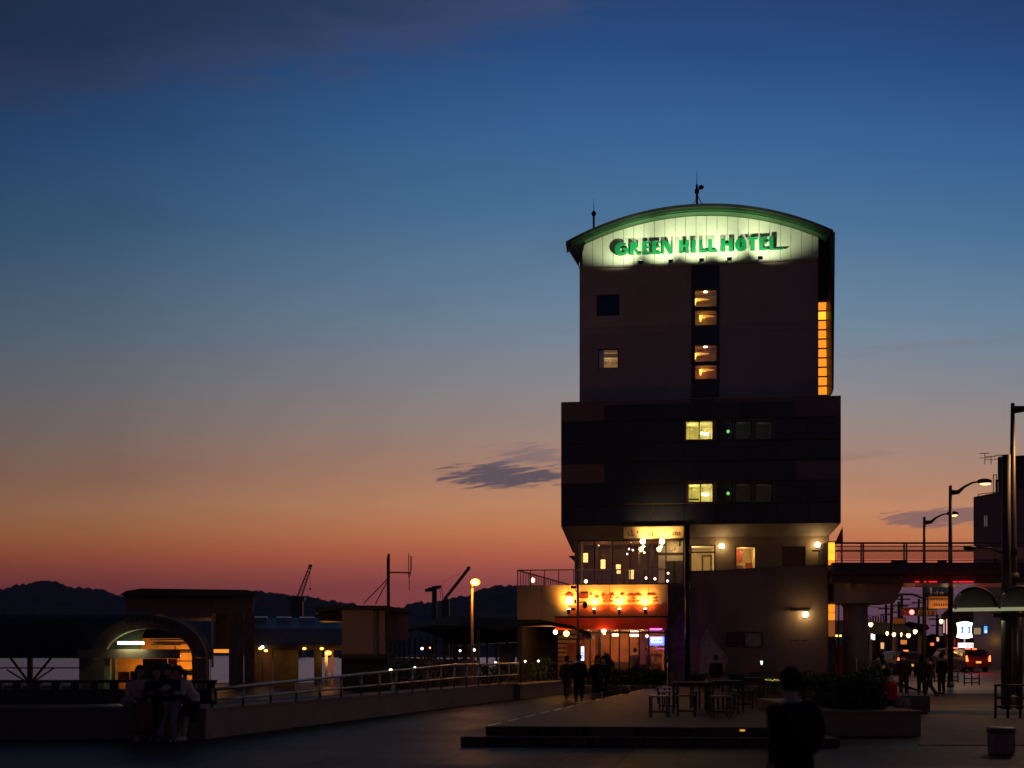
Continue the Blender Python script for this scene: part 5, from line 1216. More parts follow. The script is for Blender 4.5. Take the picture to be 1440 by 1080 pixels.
# dark street row beyond the bridge
row = [(1216, 1262, 892, 100, 'low dark station building with a stepped eave'), (1262, 1300, 884, 110, 'dark station wing further right'), (1300, 1326, 900, 120, 'dark low shop beyond the traffic light'), (1328, 1352, 866, 90, 'dark narrow house left of the bright store sign'), (1352, 1480, 850, 86, 'dark shop block behind the bus shelter')]
for (a_, b_, yt, D_, lb) in row:
    t_ = thing('station_building' if D_ > 95 else 'shop_house', lb, 'building', (PX(a_, D_), D_, 0), -math.atan((a_ - 720) / F)); w_ = PX(b_, D_) - PX(a_, D_); h_ = PZ(yt, D_)
    MB().box(0, w_, 0, 8, 0, h_).build('wall', mat('row_wall_%d' % a_, (.05, .042, .045), .8, var=.3), t_)
    MB().prism([(-.3, h_ + .003), (w_ + .3, h_ + .003), (w_ + .1, h_ + .35), (w_ * .4, h_ + .7), (.1, h_ + .4)], -.5, 8.3).build('roof', roof_dk, t_)
    for i in range(3): x_ = w_ * (.12 + .3 * i); MB().box(x_, x_ + w_ * .18, -.04, -.003, roadz(D_) + 1.0, roadz(D_) + 2.3).build('window', mat('win_dull', (.09, .05, .03), .4), t_)
# long station roof descending to right
t_ = thing('station_canopy', 'long dark sloping station roof with lamps beneath its edge', 'canopy', (PX(1190, 84), 84, 0))
def q3(px, py): return PX(px, 84) - PX(1190, 84), PZ(py, 84)
MB().prism([q3(1180, 872), q3(1222, 874), q3(1268, 877), q3(1300, 891), q3(1300, 893), q3(1180, 890)], 0, 4).build('roof', roof_dk, t_)
for i in range(9): x_, z_ = q3(1224 + i * 3.8, 870 - (i % 3)); MB().box(x_, x_ + .1, 2, 2.1, z_ - .4, z_ + .2).build('roof_finial', black, t_)
for px in (1195, 1225, 1260, 1295): MB().box(q3(px, 0)[0], q3(px, 0)[0] + .25, .5, .75, 0, q3(0, 892)[1]).build('column', concrete_dk, t_)
for (px, py, r_, lb) in ((1224.5, 878.5, .16, 'largest warm lamp next to the bridge column'), (1247.5, 891, .09, 'small lamp at the left of the row under the station roof'), (1257, 892.5, .13, 'lamp in the middle of the row under the station roof'), (1267.5, 892.5, .05, 'tiny lamp between two larger ones under the station roof'), (1277.5, 894, .16, 'large amber lamp right in the row under the station roof'), (1287, 888.5, .15, 'raised amber lamp at the end of the station roof'), (1323.5, 874, .13, 'amber lamp beside two vertical lit strips')):
    p = P(px, py, 80); t_ = thing('station_lamp', lb, 'lamp', p); MB().loft([(0, 0, -.15), (0, 0, 0), (0, 0, .13)], [r_ * .4, r_, r_ * .9], 8).build('globe', emi('station_lamp_glow', (1, .55, .22), 9), t_, True)
    MB().cyl((0, 0, .1), (0, 0, .5), .03, 6).build('stem', black, t_); light('POINT', (p.x, p.y - .5, p.z - .3), 9 * r_ / .15, (1, .45, .12), .1)
# electric poles and wires in the gap
for pi_, (px, yt, D_) in enumerate(((1246, 850, 110), (1264, 846, 104), (1268, 836, 100), (1292, 842, 120), (1318, 864, 100), (1328, 866, 115), (1340, 868, 90))):
    t_ = thing('electric_pole', ORD[pi_] + ' dark electric pole from the left beyond the footbridge', 'electric pole', (PX(px, D_), D_, 0), 0, 'electric poles beyond the footbridge'); h_ = PZ(yt, D_)
    MB().cyl((0, 0, 0), (0, 0, h_), .17, 8, .12).build('pole', black, t_, True); MB().box(-.8, .8, -.05, .05, h_ - .5, h_ - .38).box(-.6, .6, -.05, .05, h_ - 1.1, h_ - 1.0).build('crossarm', black, t_)
CB = iter(['lowest-left', 'topmost', 'second lowest', 'rightmost short'])
def cable(a, b, sag, lb):
    lb = lb.replace('dark overhead', next(CB) + ' dark overhead')
    pts = []
    for i in range(17): k = i / 16; p = Vector(a) + (Vector(b) - Vector(a)) * k; p.z -= sag * 4 * k * (1 - k); pts.append(p)
    tag(MB().loft(pts, .025, 5).build('overhead_cable', black), lb, 'cable', 'overhead cables beyond the footbridge')
cable(P(1222, 852, 90), P(1268, 846, 90), .3, 'dark overhead cable sagging beyond the footbridge'); cable(P(1262, 836, 90), P(1302, 838, 90), -.1, 'dark overhead cable sagging beyond the footbridge')
cable(P(1222, 866, 95), P(1262, 858, 95), .2, 'dark overhead cable sagging beyond the footbridge'); cable(P(1268, 850, 92), P(1300, 842, 92), .2, 'dark overhead cable sagging beyond the footbridge')
t_ = thing('trunk_pipe', 'thick curved lamp arm reaching right from a pole beyond the bridge', 'lamp arm', P(1266, 838, 70)); MB().loft([(-.6, 0, -2.5), (-.55, 0, -.4), (0, 0, .1), (.8, 0, .1), (1.6, 0, -.2), (2.3, 0, -.25)], [.1, .1, .08, .07, .06, .05], 8).build('arm', black, t_, True)

# traffic light, signs
D_ = 66
t_ = thing('traffic_light', 'horizontal traffic signal showing red beyond the footbridge', 'traffic light', P(1282, 861, D_))
MB().box(-.62, .35, 0, .2, -.2, .22).build('housing', black, t_)
MB().sph((0, -.03, 0), .15, 14, 8, (1, .4, 1)).build('red_lens', emi('signal_red', (1, .05, .05), 14), t_, True)
for x_ in (-.46, -.24): MB().sph((x_, -.0, 0), .09, 10, 6, (1, .4, 1)).build('dark_lens', navy, t_, True)
MB().bar((-.7, .25, .25), (2.6, .25, .3), .09).bar((2.6, .25, -2.3), (2.6, .25, 1.2), .14).build('mast_arm', black, t_)
light('POINT', P(1282, 861, D_ - .6), 14, (1, .03, .03), .12)
def panel_on(name, lb, px0, px1, py0, py1, D, m, extra=None):
    t_ = thing(name, lb, 'sign', (PX(px0, D), D, PZ(py1, D))); w = PX(px1, D) - PX(px0, D); h = PZ(py0, D) - PZ(py1, D)
    MB().box(0, w, 0, .08, 0, h).build('panel', m, t_); MB().wallh(-.05, w + .05, -.05, h + .05, -.02, .1, [(-.003, w + .003, -.003, h + .003)]).build('frame', steel_dk, t_)
    return t_, w, h
D_ = 60
so_ = mat('sign_orange', (.80, .30, .06), .6, var=.1); sb_ = mat('sign_blue', (.015, .05, .16), .5); sw_ = mat('sign_cream', (.75, .55, .32), .6); 
t_, w, h = panel_on('direction_sign', 'dark blue road sign with cream arrows up and right', 1302, 1339.5, 821, 838.3, D_, sb_)
def mk(t_, w, h, x0, x1, z0, z1, m, n='mark'): MB().box(w * x0, w * x1, -.03, -.003, h * z0, h * z1).build(n, m, t_)
mk(t_, w, h, .15, .22, .06, .72, sw_, 'arrow'); MB().prism([(w * .11, h * .70), (w * .26, h * .70), (w * .185, h * .92)], -.03, -.005).build('arrow_head', sw_, t_)
mk(t_, w, h, .27, .36, .18, .28, sw_, 'arrow'); mk(t_, w, h, .50, .58, .16, .30, sw_, 'arrow'); MB().prism([(w * .58, h * .05), (w * .58, h * .42), (w * .68, h * .23)], -.03, -.005).build('arrow_head', sw_, t_)
mk(t_, w, h, .40, .44, .12, .40, sw_)
for i in range(5): mk(t_, w, h, .76, .92, .12 + i * .17, .17 + i * .17, mat('sign_grey', (.22, .17, .15), .6))
mk(t_, w, h, .05, .50, 1.02, 1.14, so_, 'top_plate')
t_, w, h = panel_on('shop_sign', 'orange signboard with rows of small dark characters under the blue road sign', 1306, 1339, 839, 855.5, D_ - .2, so_)
for i in range(14): mk(t_, w, h, .05 + i * .065, .05 + i * .065 + .04, .72, .90, mat('sign_ink', (.16, .05, .02), .6))
mk(t_, w, h, .05, .75, .56, .62, sw_)
for i in range(7): mk(t_, w, h, .22 + i * .095, .22 + i * .095 + .055, .18, .40, mat('sign_ink', (.16, .05, .02), .6))
tp_ = thing('sign_gantry', 'dark gantry post carrying the blue and orange signs', 'sign post', (PX(1340.5, D_), D_ + .3, 0)); MB().cyl((0, 0, 0), (0, 0, PZ(819, D_)), .12, 10).build('pole', black, tp_); MB().box(-1.7, .3, -.05, .06, PZ(820, D_), PZ(818, D_) ).build('arm', black, tp_)
light('POINT', (PX(1322, D_), D_ - 1.2, PZ(862, D_)), 34, (1, .6, .3), .3)
t_, w, h = panel_on('lane_sign', 'small beige sign with dark characters beside the red signal', 1291, 1316, 857.5, 865.5, 64, mat('sign_beige', (.42, .30, .16), .6))
for x0_, x1_ in ((.06, .28), (.36, .48), (.54, .66), (.72, .92)): mk(t_, w, h, x0_, x1_, .22, .78, mat('sign_ink', (.16, .05, .02), .6))
light('POINT', (PX(1303, 63), 62.6, PZ(866, 63)), 3, (1, .5, .3), .2)
t_, w, h = panel_on('shop_sign', 'small orange-brown sign left of the red signal', 1253.5, 1272.5, 869.5, 877, 72, so_); mk(t_, w, h, .1, .6, .5, .65, sw_)
light('POINT', (PX(1260, 71), 70.8, PZ(880, 71)), 3, (1, .5, .2), .2)
# bright convenience store sign
D_ = 76
t_ = thing('store_sign', 'bright white backlit pole sign with two blue marks above a smaller white panel', 'sign', (PX(1357, D_), D_, roadz(D_)))
def sl2(px, py): return PX(px, D_) - PX(1357, D_), PZ(py, D_) - roadz(D_)
poly = []
c0 = sl2(1346.8, 876); c1 = sl2(1368, 876); c2 = sl2(1368, 896); c3 = sl2(1346.8, 896)
for i in range(9): k = i / 8; poly.append((c0[0] + (c1[0] - c0[0]) * k, c0[1] + .10 * math.sin(math.pi * k)))
for i in range(1, 8): k = i / 8; poly.append((c1[0] - .10 * math.sin(math.pi * k), c1[1] + (c2[1] - c1[1]) * k))
for i in range(9): k = i / 8; poly.append((c2[0] + (c3[0] - c2[0]) * k, c2[1] - .10 * math.sin(math.pi * k)))
for i in range(1, 8): k = i / 8; poly.append((c3[0] + .10 * math.sin(math.pi * k), c3[1] + (c0[1] - c3[1]) * k))
MB().prism(poly[::-1], 0, .25).build('light_box', emi('store_white', (.80, .93, 1), 2.6), t_)
bm_ = emi('store_blue', (.02, .28, .75), .8)
for (a_, b_) in ((1351, 1354.7), (1360.8, 1364.6)):
    x0_, z1_ = sl2(a_, 881); x1_, z0_ = sl2(b_, 891)
    MB().prism([(x0_ - .02, z0_), (x1_ + .03, z0_), (x1_, (z0_ + z1_) / 2), (x1_ + .03, z1_), (x0_ - .02, z1_), (x0_ + .06, (z0_ + z1_) / 2)], -.03, -.005).build('blue_mark', bm_, t_)
a_ = sl2(1357.2, 0)[0]; MB().bar((a_, .12, 0), (a_, .12, sl2(0, 896)[1]), .09).build('pole', steel, t_)
x0_, z1_ = sl2(1347.5, 904); x1_, z0_ = sl2(1368, 911); MB().box(x0_, x1_, -.1, .05, z0_, z1_).build('lower_panel', emi('store_pink', (1, .80, .82), 1.5), t_)
for i in range(6): x_ = x0_ + .5 + i * .09; MB().box(x_, x_ + .04, -.12, -.103, z0_ + .08, z0_ + .08 + .15 + (i % 2) * .05).build('letter', mat('letter_mauve', (.3, .12, .14), .6), t_)
light('POINT', (PX(1357, D_), D_ - .6, PZ(900, D_)), 14, (.8, .9, 1), .4)
t_, w, h = panel_on('lit_window_sign', 'beige backlit shutter panel right of the white store sign', 1369.5, 1379, 883, 892, 79, emi('beige_lit', (.55, .36, .16), .5))
for i in range(1, 4): mk(t_, w, h, i * .25 - .02, i * .25 + .02, .05, .95, wood)
t_, w, h = panel_on('blue_sign', 'small bright blue and white vertical sign', 1383.5, 1388.5, 880.5, 890.5, 79, emi('blue_lit', (.05, .28, 1), 1.5)); mk(t_, w, h, .35, .75, .1, .4, emi('white_lit', (.8, .9, 1), 1.5))
for (px, py) in ((1386, 893), (1387, 895.5)): pass
for (px0, px1, py0, py1, lb) in ((1326.5, 1328.2, 872, 890, 'left of two thin pinkish lit vertical strips'), (1330.3, 1332, 870.5, 891.5, 'right of two thin pinkish lit vertical strips')):
    t_, w, h = panel_on('strip_sign', lb, px0, px1, py0, py1, 84, emi('pink_strip', (1, .5, .4), .8))
for (px, py, w_, h_, lb) in ((1400, 896, 3, 2.6, 'amber porch lamp behind the taxi'), (1426.5, 898, 1.6, 5, 'narrow warm lit slot behind the right poles')):
    t_ = thing('porch_lamp', lb, 'lamp', P(px, py, 80)); MB().box(-w_ / 40, w_ / 40, 0, .1, -h_ / 25, h_ / 25).build('glow', emi('porch_glow', (1, .5, .08), 2.5), t_); MB().box(-w_ / 40, w_ / 40, 0, .12, h_ / 25 + .003, h_ / 25 + .08).build('cap', black, t_)
    light('POINT', P(px, py + 4, 79), 6, (1, .5, .1), .2)
for (px, py) in ((1229, 896), (1226.5, 895)):
    t_ = thing('lit_notice', ('right' if px > 1228 else 'left') + ' one of two tiny white lit notices beyond the bridge column', 'notice', P(px, py, 78), 0, 'tiny lit notices beyond the bridge column'); MB().box(-.08, .08, 0, .05, -.2, .2).build('panel', emi('white_lit', (.8, .9, 1), 1.5), t_)
    MB().box(-.09, .09, 0, .06, .203, .24).build('cap', black, t_)
t_ = thing('yellow_lit_sign', 'small yellow lit strip by the amber stair glass', 'sign', P(1178.5, 894, 60)); MB().box(-.2, .2, 0, .05, -.05, .05).build('panel', emi('yellow_lit', (1, .7, .15), 2.5), t_); MB().box(-.22, .22, .06, .1, -.07, .07).build('case', black, t_)
t_ = thing('vending_machine', 'dark red vending cabinet beside the hotel corner', 'cabinet', (PX(1176, 50), 50, 0)); MB().box(-.5, .45, 0, .6, .2, 2.1).build('body', red_m, t_); MB().box(-.5, .45, .0, .5, 0, .197).build('base', black, t_); MB().box(-.42, .1, -.03, -.003, 1.2, 1.95).build('window', mat('win_red', (.12, .01, .01), .4), t_)

# bus shelter
D_ = 31
bs = thing('bus_shelter', 'bus shelter with arched translucent roof bays and pale eave tubes at the right edge', 'bus shelter', (PX(1342, D_), D_, 0), R(-21))
def q4(px, py): return PX(px, D_) - PX(1342, D_), PZ(py, D_)
ze = q4(0, 857)[1]
for k in range(3):
    x0_ = q4(1342 + k * 56, 0)[0]; x1_ = x0_ + PX(1395, D_) - PX(1342, D_)
    m_ = MB(); pts = []
    for i in range(13): a = math.pi * i / 12; pts.append((x0_ + (x1_ - x0_) * (1 - math.cos(a)) / 2, ze + .03 + .58 * math.sin(a) ** .9))
    pin = [(p[0], p[1] - .03) for p in pts]
    m_.prism(pts + pin[::-1], .05, 1.5); m_.build('roof_bay', canopy_m, bs)
    MB().prism(pts, .30, .32).build('end_panel', mat('frosted_panel', (.20, .19, .165), .5, var=.15), bs)
    rb_ = MB(); rb_.loft([(p[0], 0.0, p[1]) for p in pts], .045, 6); rb_.build('arch_rib', steel_dk, bs, True)
    MB().loft([(p[0] + .03, -.05, p[1] - .02) for p in pts[:4]], .05, 6).build('pale_rib', mat('pale_rib', (.5, .5, .42), .5), bs, True)
MB().box(q4(1340, 0)[0], q4(1340, 0)[0] + 4, -.06, .04, ze - .06, ze + .04).build('eave_tube', emi('eave_tube_pale', (.42, .42, .22), .55), bs)
MB().box(q4(1398, 0)[0], q4(1398, 0)[0] + 3, .5, .58, q4(0, 850)[1], q4(0, 847.5)[1]).build('inner_tube', emi('eave_tube_pale', (.42, .42, .22), .55), bs)
for px in (1431, 1500): MB().cyl((q4(px, 0)[0], 1.6, 0), (q4(px, 0)[0], 1.6, ze), .09, 12).build('post', steel_dk, bs, True)
MB().box(q4(1396, 0)[0], q4(1470, 0)[0], 1.5, 1.7, ze - .2, ze - .07).build('cross_beam', steel_dk, bs)
light('AREA', (PX(1400, D_), D_ + 1.0, ze - .3), 12, (.9, .95, .6), 1.5, sy=.2)

# cars -----------------------------------------------------------------
def car(lb, loc, rz, paint, lamps=True, kind='taxi'):
    t_ = thing('taxi' if kind == 'taxi' else 'car', lb, 'taxi' if kind == 'taxi' else 'car', loc, rz)
    W2 = .84; prof_ = [(-2.15, .32), (-2.2, .75), (-2.1, .98), (-1.75, 1.42), (-1.5, 1.52), (.3, 1.50), (.65, 1.36), (1.15, .98), (1.95, .86), (2.15, .70), (2.2, .32)]
    m_ = MB(); n = len(prof_)
    for s, ins in ((-1, 0), (1, 0)): pass
    rows_ = []
    for s in (-1, -.93, .93, 1):
        k = 0 if abs(s) == 1 else .05
        rows_.append([(s * W2 * (1 if z < 1.0 else 1 - (z - 1.0) * .32), -y_, z + (0 if abs(s) == 1 else (.03 if z > .5 else 0))) for y_, z in prof_])
    m_.v = [v for r in rows_ for v in r]
    m_.f = [tuple(range(n))[::-1], tuple(3 * n + i for i in range(n))]
    for j in range(3):
        for i in range(n): m_.f.append((j * n + i, j * n + (i + 1) % n, (j + 1) * n + (i + 1) % n, (j + 1) * n + i))
    m_.v = [(x, -y, z) for x, y, z in m_.v]           # rear faces -y (towards the camera)
    m_.build('body', paint, t_, False)
    # rear glass, side glass
    gm_ = mat('car_glass', (.01, .01, .012), .1)
    MB().add([(-.62, -2.085, 1.05), (.62, -2.085, 1.05), (.55, -1.80, 1.40), (-.55, -1.80, 1.40)], [(0, 1, 2, 3)]).build('rear_window', gm_, t_)
    for s in (-1, 1): MB().add([(s * .850, -1.6, 1.06), (s * .850, .8, 1.06), (s * .762, .5, 1.38), (s * .735, -1.45, 1.42)], [(0, 1, 2, 3)]).build('side_window', gm_, t_)
    for s in (-1, 1):
        for y_ in (-1.35, 1.35):
            w_ = MB().cyl((s * .66, y_, .32), (s * .845, y_, .32), .32, 18).build('wheel', rubber, t_, True); MB().cyl((s * .846, y_, .32), (s * .86, y_, .32), .19, 12).build('rim', steel, w_)
    MB().box(-.80, .80, -2.26, -2.21, .34, .55).build('bumper', black, t_)
    tl = emi('tail_light', (1, .10, .03), 6) if lamps else red_m
    for s in (-1, 1): MB().prism([(s * .66, .72), (s * .80, .72), (s * .79, 1.12), (s * .735, 1.12)][::s], -2.24, -2.15).build('tail_light', tl, t_)
    MB().box(-.17, .17, -2.27, -2.262, .60, .74).build('number_plate', emi('plate_glow', (1, .55, .12), .7), t_)
    MB().box(-.14, .14, -1.5, -1.42, 1.54, 1.60).build('high_brake_light', tl, t_)
    if kind == 'taxi': MB().loft([(0, -.2, 1.52), (0, -.2, 1.68)], [(.2, .1), (.12, .06)], 10).build('roof_lamp', emi('taxi_lamp', (1, .08, .05), 5), t_)
    return t_
D_ = 72
car('dark car with glowing red tail lights and lit number plate under the store sign', (PX(1379, D_), D_ + 2.2, roadz(D_)), R(-4), mat('paint_dark_red', (.05, .012, .012), .3, spec=.7))
car('second car half hidden left of the dark car, tail lights on', (PX(1350, 79), 81, roadz(79)), R(-4), mat('paint_black', (.02, .02, .022), .25))
light('POINT', (PX(1368, D_), D_ - .8, roadz(D_) + .9), 30, (1, .03, .02), .3); light('POINT', (PX(1391, D_), D_ - .8, roadz(D_) + .9), 6, (1, .03, .02), .3); light('POINT', (PX(1350, 76), 76.5, roadz(79) + 1.1), 35, (1, .03, .02), .3)
car('dark minivan waiting further left with one red tail light', (PX(1277, 66), 68, .30), R(2), mat('paint_black', (.02, .02, .022), .25), kind='car')

for i, (px, py, D_, w_, h_, cc, st_e, lb) in enumerate((
        (1271, 903, 88, .5, .35, (1, .25, .04), .35, 'small orange lit shopfront left of the minivan'),
        (1241, 908, 86, .25, .5, (1, .5, .2), .5, 'tiny amber doorway by the station columns'),
        (1311, 906, 92, .3, .25, (1, .16, .06), .8, 'small red shop lantern beyond the crowd'),
        (1319, 899, 95, .2, .35, (1, .5, .25), .6, 'small dim orange doorway beyond the crowd'),
        (1336, 903, 90, .22, .5, (1, .08, .05), .9, 'narrow red shop sign just left of the store sign pole'),
        (1300, 897, 97, .35, .12, (1, .7, .4), 1.0, 'thin warm lit shop band between the electric poles'),
        (1414, 905, 70, .12, .6, (1, .6, .25), .6, 'slim warm doorway between the two right poles'))):
    p = P(px, py, D_); t_ = thing('shop_light', lb, 'shop light', p)
    MB().box(-w_ / 2, w_ / 2, 0, .06, -h_ / 2, h_ / 2).build('panel', emi('shop_light_%d' % i, cc, st_e * 1.4), t_); MB().box(-w_ / 2 - .05, w_ / 2 + .05, -.02, .1, h_ / 2 + .003, h_ / 2 + .08).build('hood', black, t_)
    light('POINT', (p.x, p.y - .8, p.z), 7, cc, .2)

# guard rails, bench walls, posts near the road
def guard(px0, px1, D, h, lb, n=4, rz=0):
    x0_ = PX(px0, D); w = PX(px1, D) - x0_; t_ = thing('guard_rail', lb, 'guard rail', (x0_, D, 0), rz)
    for i in range(n): MB().cyl((w * i / (n - 1), 0, 0), (w * i / (n - 1), 0, h), .035, 8).build('post', steel_dk, t_, True)
    for z_ in (h, h * .62, h * .35): MB().cyl((-.03, 0, z_), (w + .03, 0, z_), .028, 8).build('rail', steel_dk, t_, True)
guard(1400, 1452, 27.5, .85, 'black tubular guard rail beside the right-hand poles', 4)
guard(1356, 1376, 52, .75, 'small dark guard rail in front of the dark car', 3, R(-8))
guard(1314, 1346, 56, .75, 'small dark guard rail left of the parked cars', 4, R(-5))
# cylindrical bin
t_ = thing('stone_bollard_bin', 'squat round stone bin with a dark lid at the lower right', 'bin', (PX(1408, 17.6), 17.6, 0))
bmm = mat('bin_stone', (.34, .22, .16), .8, var=.3, scale=8, bump=.4)
MB().loft([(0, 0, 0), (0, 0, .03), (0, 0, .34), (0, 0, .345)], [.18, .20, .20, .19], 24).build('body', bmm, t_, True)
MB().loft([(0, 0, .346), (0, 0, .36), (0, 0, .43), (0, 0, .445)], [.20, .225, .225, .20], 24).build('lid', mat('bin_lid', (.10, .075, .06), .5), t_, True)
m_ = MB()
for i in range(24): a = 2 * math.pi * i / 24; m_.bar((.202 * math.cos(a), .202 * math.sin(a), .04), (.202 * math.cos(a), .202 * math.sin(a), .33), .012)
m_.build('rib', bmm, t_)

# leaf-cluster hedge
def leafmass(name, lb, loc, dims, n, leaf=.05, m=foliage, cat='hedge', parent=None, seed=1, shape='box'):
    rnd = random.Random(seed); mb = MB(); X_, Y_, Z_ = dims
    for i in range(n):
        if shape == 'box':
            f = rnd.random(); p = Vector((rnd.uniform(-X_, X_), rnd.uniform(-Y_, Y_), rnd.uniform(0, Z_)))
            ax_ = rnd.choice((0, 1, 2, 2)); 
            if ax_ == 0: p.x = rnd.choice((-X_, X_)) * rnd.uniform(.9, 1.03)
            elif ax_ == 1: p.y = -Y_ * rnd.uniform(.9, 1.03)
            else: p.z = Z_ * rnd.uniform(.88, 1.08)
            k = 1 + .16 * noise.noise(p * 2.3 + Vector((seed, 0, 0))); p = Vector((p.x * k, p.y * k, p.z * k))
        else:
            d = Vector((rnd.gauss(0, 1), rnd.gauss(0, 1), rnd.gauss(0, 1))).normalized(); k = (.75 + .3 * noise.noise(d * 2.2 + Vector((seed, 0, 0)))) * rnd.uniform(.6, 1.05)
            p = Vector((d.x * X_ * k, d.y * Y_ * k, Z_ / 2 + d.z * Z_ / 2 * k))
        a = Vector((rnd.gauss(0, 1), rnd.gauss(0, 1), rnd.gauss(0, .6))).normalized() * leaf * rnd.uniform(.6, 1.3); b = a.cross(Vector((rnd.gauss(0, 1), rnd.gauss(0, 1), 1))).normalized() * leaf * .45
        mb.add([p - a, p - a * .2 + b, p + a, p - a * .2 - b], [(0, 1, 2, 3)])
    if parent is not None: return mb.build(name, m, parent)
    o = mb.build(name, m); o.location = loc; return tag(o, lb, cat)
# front planter with its hedge and the sitting person in red
hx0, hx1 = PX(1162, 21.5), PX(1295, 21.5)
pl_b = thing('stone_planter', 'long low stone planter box with a clipped hedge at lower right', 'planter', ((hx0 + hx1) / 2, 21.5, 0))
w2_ = (hx1 - hx0) / 2
stone = mat('planter_stone', (.30, .19, .11), .85, var=.2, scale=2.5, bump=.4)
MB().box(-w2_, w2_, 0, 6.0, 0, .46).build('body', stone, pl_b); MB().box(-w2_ - .03, w2_ + .03, -.03, 6.03, .463, .51).build('coping', stone, pl_b)
hd_ = thing('clipped_hedge', 'dense dark clipped hedge growing in the stone planter', 'hedge', (PX(1196, 22.8), 23.9, .50))
MB().sph((0, 0, .22), .42, 16, 8, (1.0, 3.3, .8)).build('inner_branches', wood_dk, hd_)
leafmass('leaves', '', None, (.50, 1.8, .60), 9000, .045, foliage, parent=hd_, seed=3)
b2 = leafmass('shrub', 'rounded dark shrub rising behind the hedge, next to the bridge column', (PX(1222, 28), 28, .5), (.6, .6, .85), 2500, .06, cat='shrub', seed=5, shape='ball')
b2 = leafmass('shrub', 'low dark shrub between hedge and seated person', (PX(1232, 26.5), 26.5, .5), (.3, .4, .55), 1500, .05, cat='shrub', seed=6, shape='ball')
# planters by the cafe
for i, (px, D_, w_, h_, lb) in enumerate(((838, 42, .5, .9, 'dark shrub behind the walking people near the cafe'), (868, 42.5, .8, .8, 'broad dark shrub in front of the cafe windows'), (900, 42.5, .8, .9, 'leafy dark shrub below the cafe lamps'), (924, 43, .5, .8, 'dark shrub before the cafe door'), (852, 43, .4, 1.5, 'tall thin dark shrub against the cafe glass'))):
    t_ = thing('potted_shrub', lb, 'plant', (PX(px, D_), D_, 0)); MB().loft([(0, 0, 0), (0, 0, .4)], [w_ * .4, w_ * .5], 12).build('pot', concrete_dk, t_); 
    lo_ = leafmass('leaves', '', None, (w_, w_ * .7, h_), 900, .09, foliage, parent=t_, seed=20 + i, shape='ball'); lo_.location = (0, 0, .35)
# hedge with fairy lights and planter at hotel foot
t_ = thing('light_hedge', 'low dark hedge with a string of tiny yellow lights on top', 'hedge', (PX(1061, 36), 36, .32))
leafmass('leaves', '', None, (.75, .35, .5), 2500, .05, foliage, parent=t_, seed=9)
fl_ = MB()
rnd = random.Random(4)
for i in range(46): x_ = -.68 + i * .033; fl_.sph((x_, -.36, .53 - .0018 * i + rnd.uniform(-.02, .03)), .008 + rnd.random() * .006, 5, 4)
fl_.build('fairy_lights', emi('fairy_yellow', (1, .72, .12), 1.2), t_)
t_ = thing('garden_lamp', 'slim garden post lamp glowing white before the podium wall', 'lamp', (PX(1071, 40), 40, 0)); MB().cyl((0, 0, 0), (0, 0, PZ(935, 40)), .03, 8).build('post', black, t_); MB().loft([(0, 0, PZ(935, 40)), (0, 0, PZ(929.5, 40))], [.02, .05], 8).build('glow', emi('garden_white', (.8, .95, .9), 2.2), t_); MB().box(-.08, .08, -.08, .08, PZ(929, 40), PZ(928, 40)).build('cap', black, t_)
t_ = thing('dark_planter', 'dark shrub tub beside the podium corner', 'planter', (PX(1140, 38), 38, 0)); MB().loft([(0, 0, 0), (0, 0, .45)], [.35, .45], 12).build('tub', concrete_dk, t_); lo_ = leafmass('leaves', '', None, (.5, .5, .75), 700, .08, foliage, parent=t_, seed=31, shape='ball'); lo_.location = (0, 0, .4)
# seat wall behind the seated woman, right
t_ = thing('stone_bench', 'dark block bench on the pale paving behind the red-shirted person', 'bench', (PX(1290, 29.5), 29.5, 0)); MB().box(-.45, .35, 0, 2.5, .05, .50).build('seat', concrete_dk, t_); MB().box(-.4, .3, .05, 2.4, 0, .047).build('plinth', black, t_)

# stools and tables on the deck
DZ = .32
def stool():
    t_ = thing('stool', '', 'stool', group='stools on the timber deck')
    MB().box(-.20, .20, -.17, .17, .43, .46).build('seat', mat('stool_seat', (.26, .16, .12), .4), t_)
    for sx in (-1, 1):
        for sy in (-1, 1): MB().box(sx * .18 - .015, sx * .18 + .015, sy * .15 - .015, sy * .15 + .015, 0, .43).build('leg', black, t_)
    MB().box(-.165, .165, -.155, -.145, .10, .12).build('stretcher', black, t_); MB().box(-.165, .165, .145, .155, .10, .12).build('stretcher', black, t_); return t_
def table():
    t_ = thing('table', '', 'table', group='tables on the timber deck')
    MB().box(-.42, .42, -.35, .35, .69, .72).build('tabletop', wood_dk, t_)
    for sx in (-1, 1):
        for sy in (-1, 1): MB().box(sx * .38 - .02, sx * .38 + .02, sy * .31 - .02, sy * .31 + .02, 0, .69).build('leg', black, t_)
    MB().box(-.36, .36, -.33, -.31, .62, .69).build('apron', black, t_); MB().box(-.36, .36, .31, .33, .62, .69).build('apron', black, t_); return t_
def chair():
    t_ = thing('chair', '', 'chair', group='chairs on the timber deck')
    MB().box(-.20, .20, -.20, .20, .42, .45).build('seat', mat('stool_seat', (.26, .16, .12), .4), t_)
    for sx in (-1, 1):
        MB().box(sx * .18 - .015, sx * .18 + .015, -.19, -.16, 0, .42).build('leg', black, t_); MB().box(sx * .18 - .015, sx * .18 + .015, .16, .19, 0, .83).build('leg', black, t_)
    MB().box(-.165, .165, .165, .185, .55, .83).build('backrest', black, t_); return t_
st_ = stool()
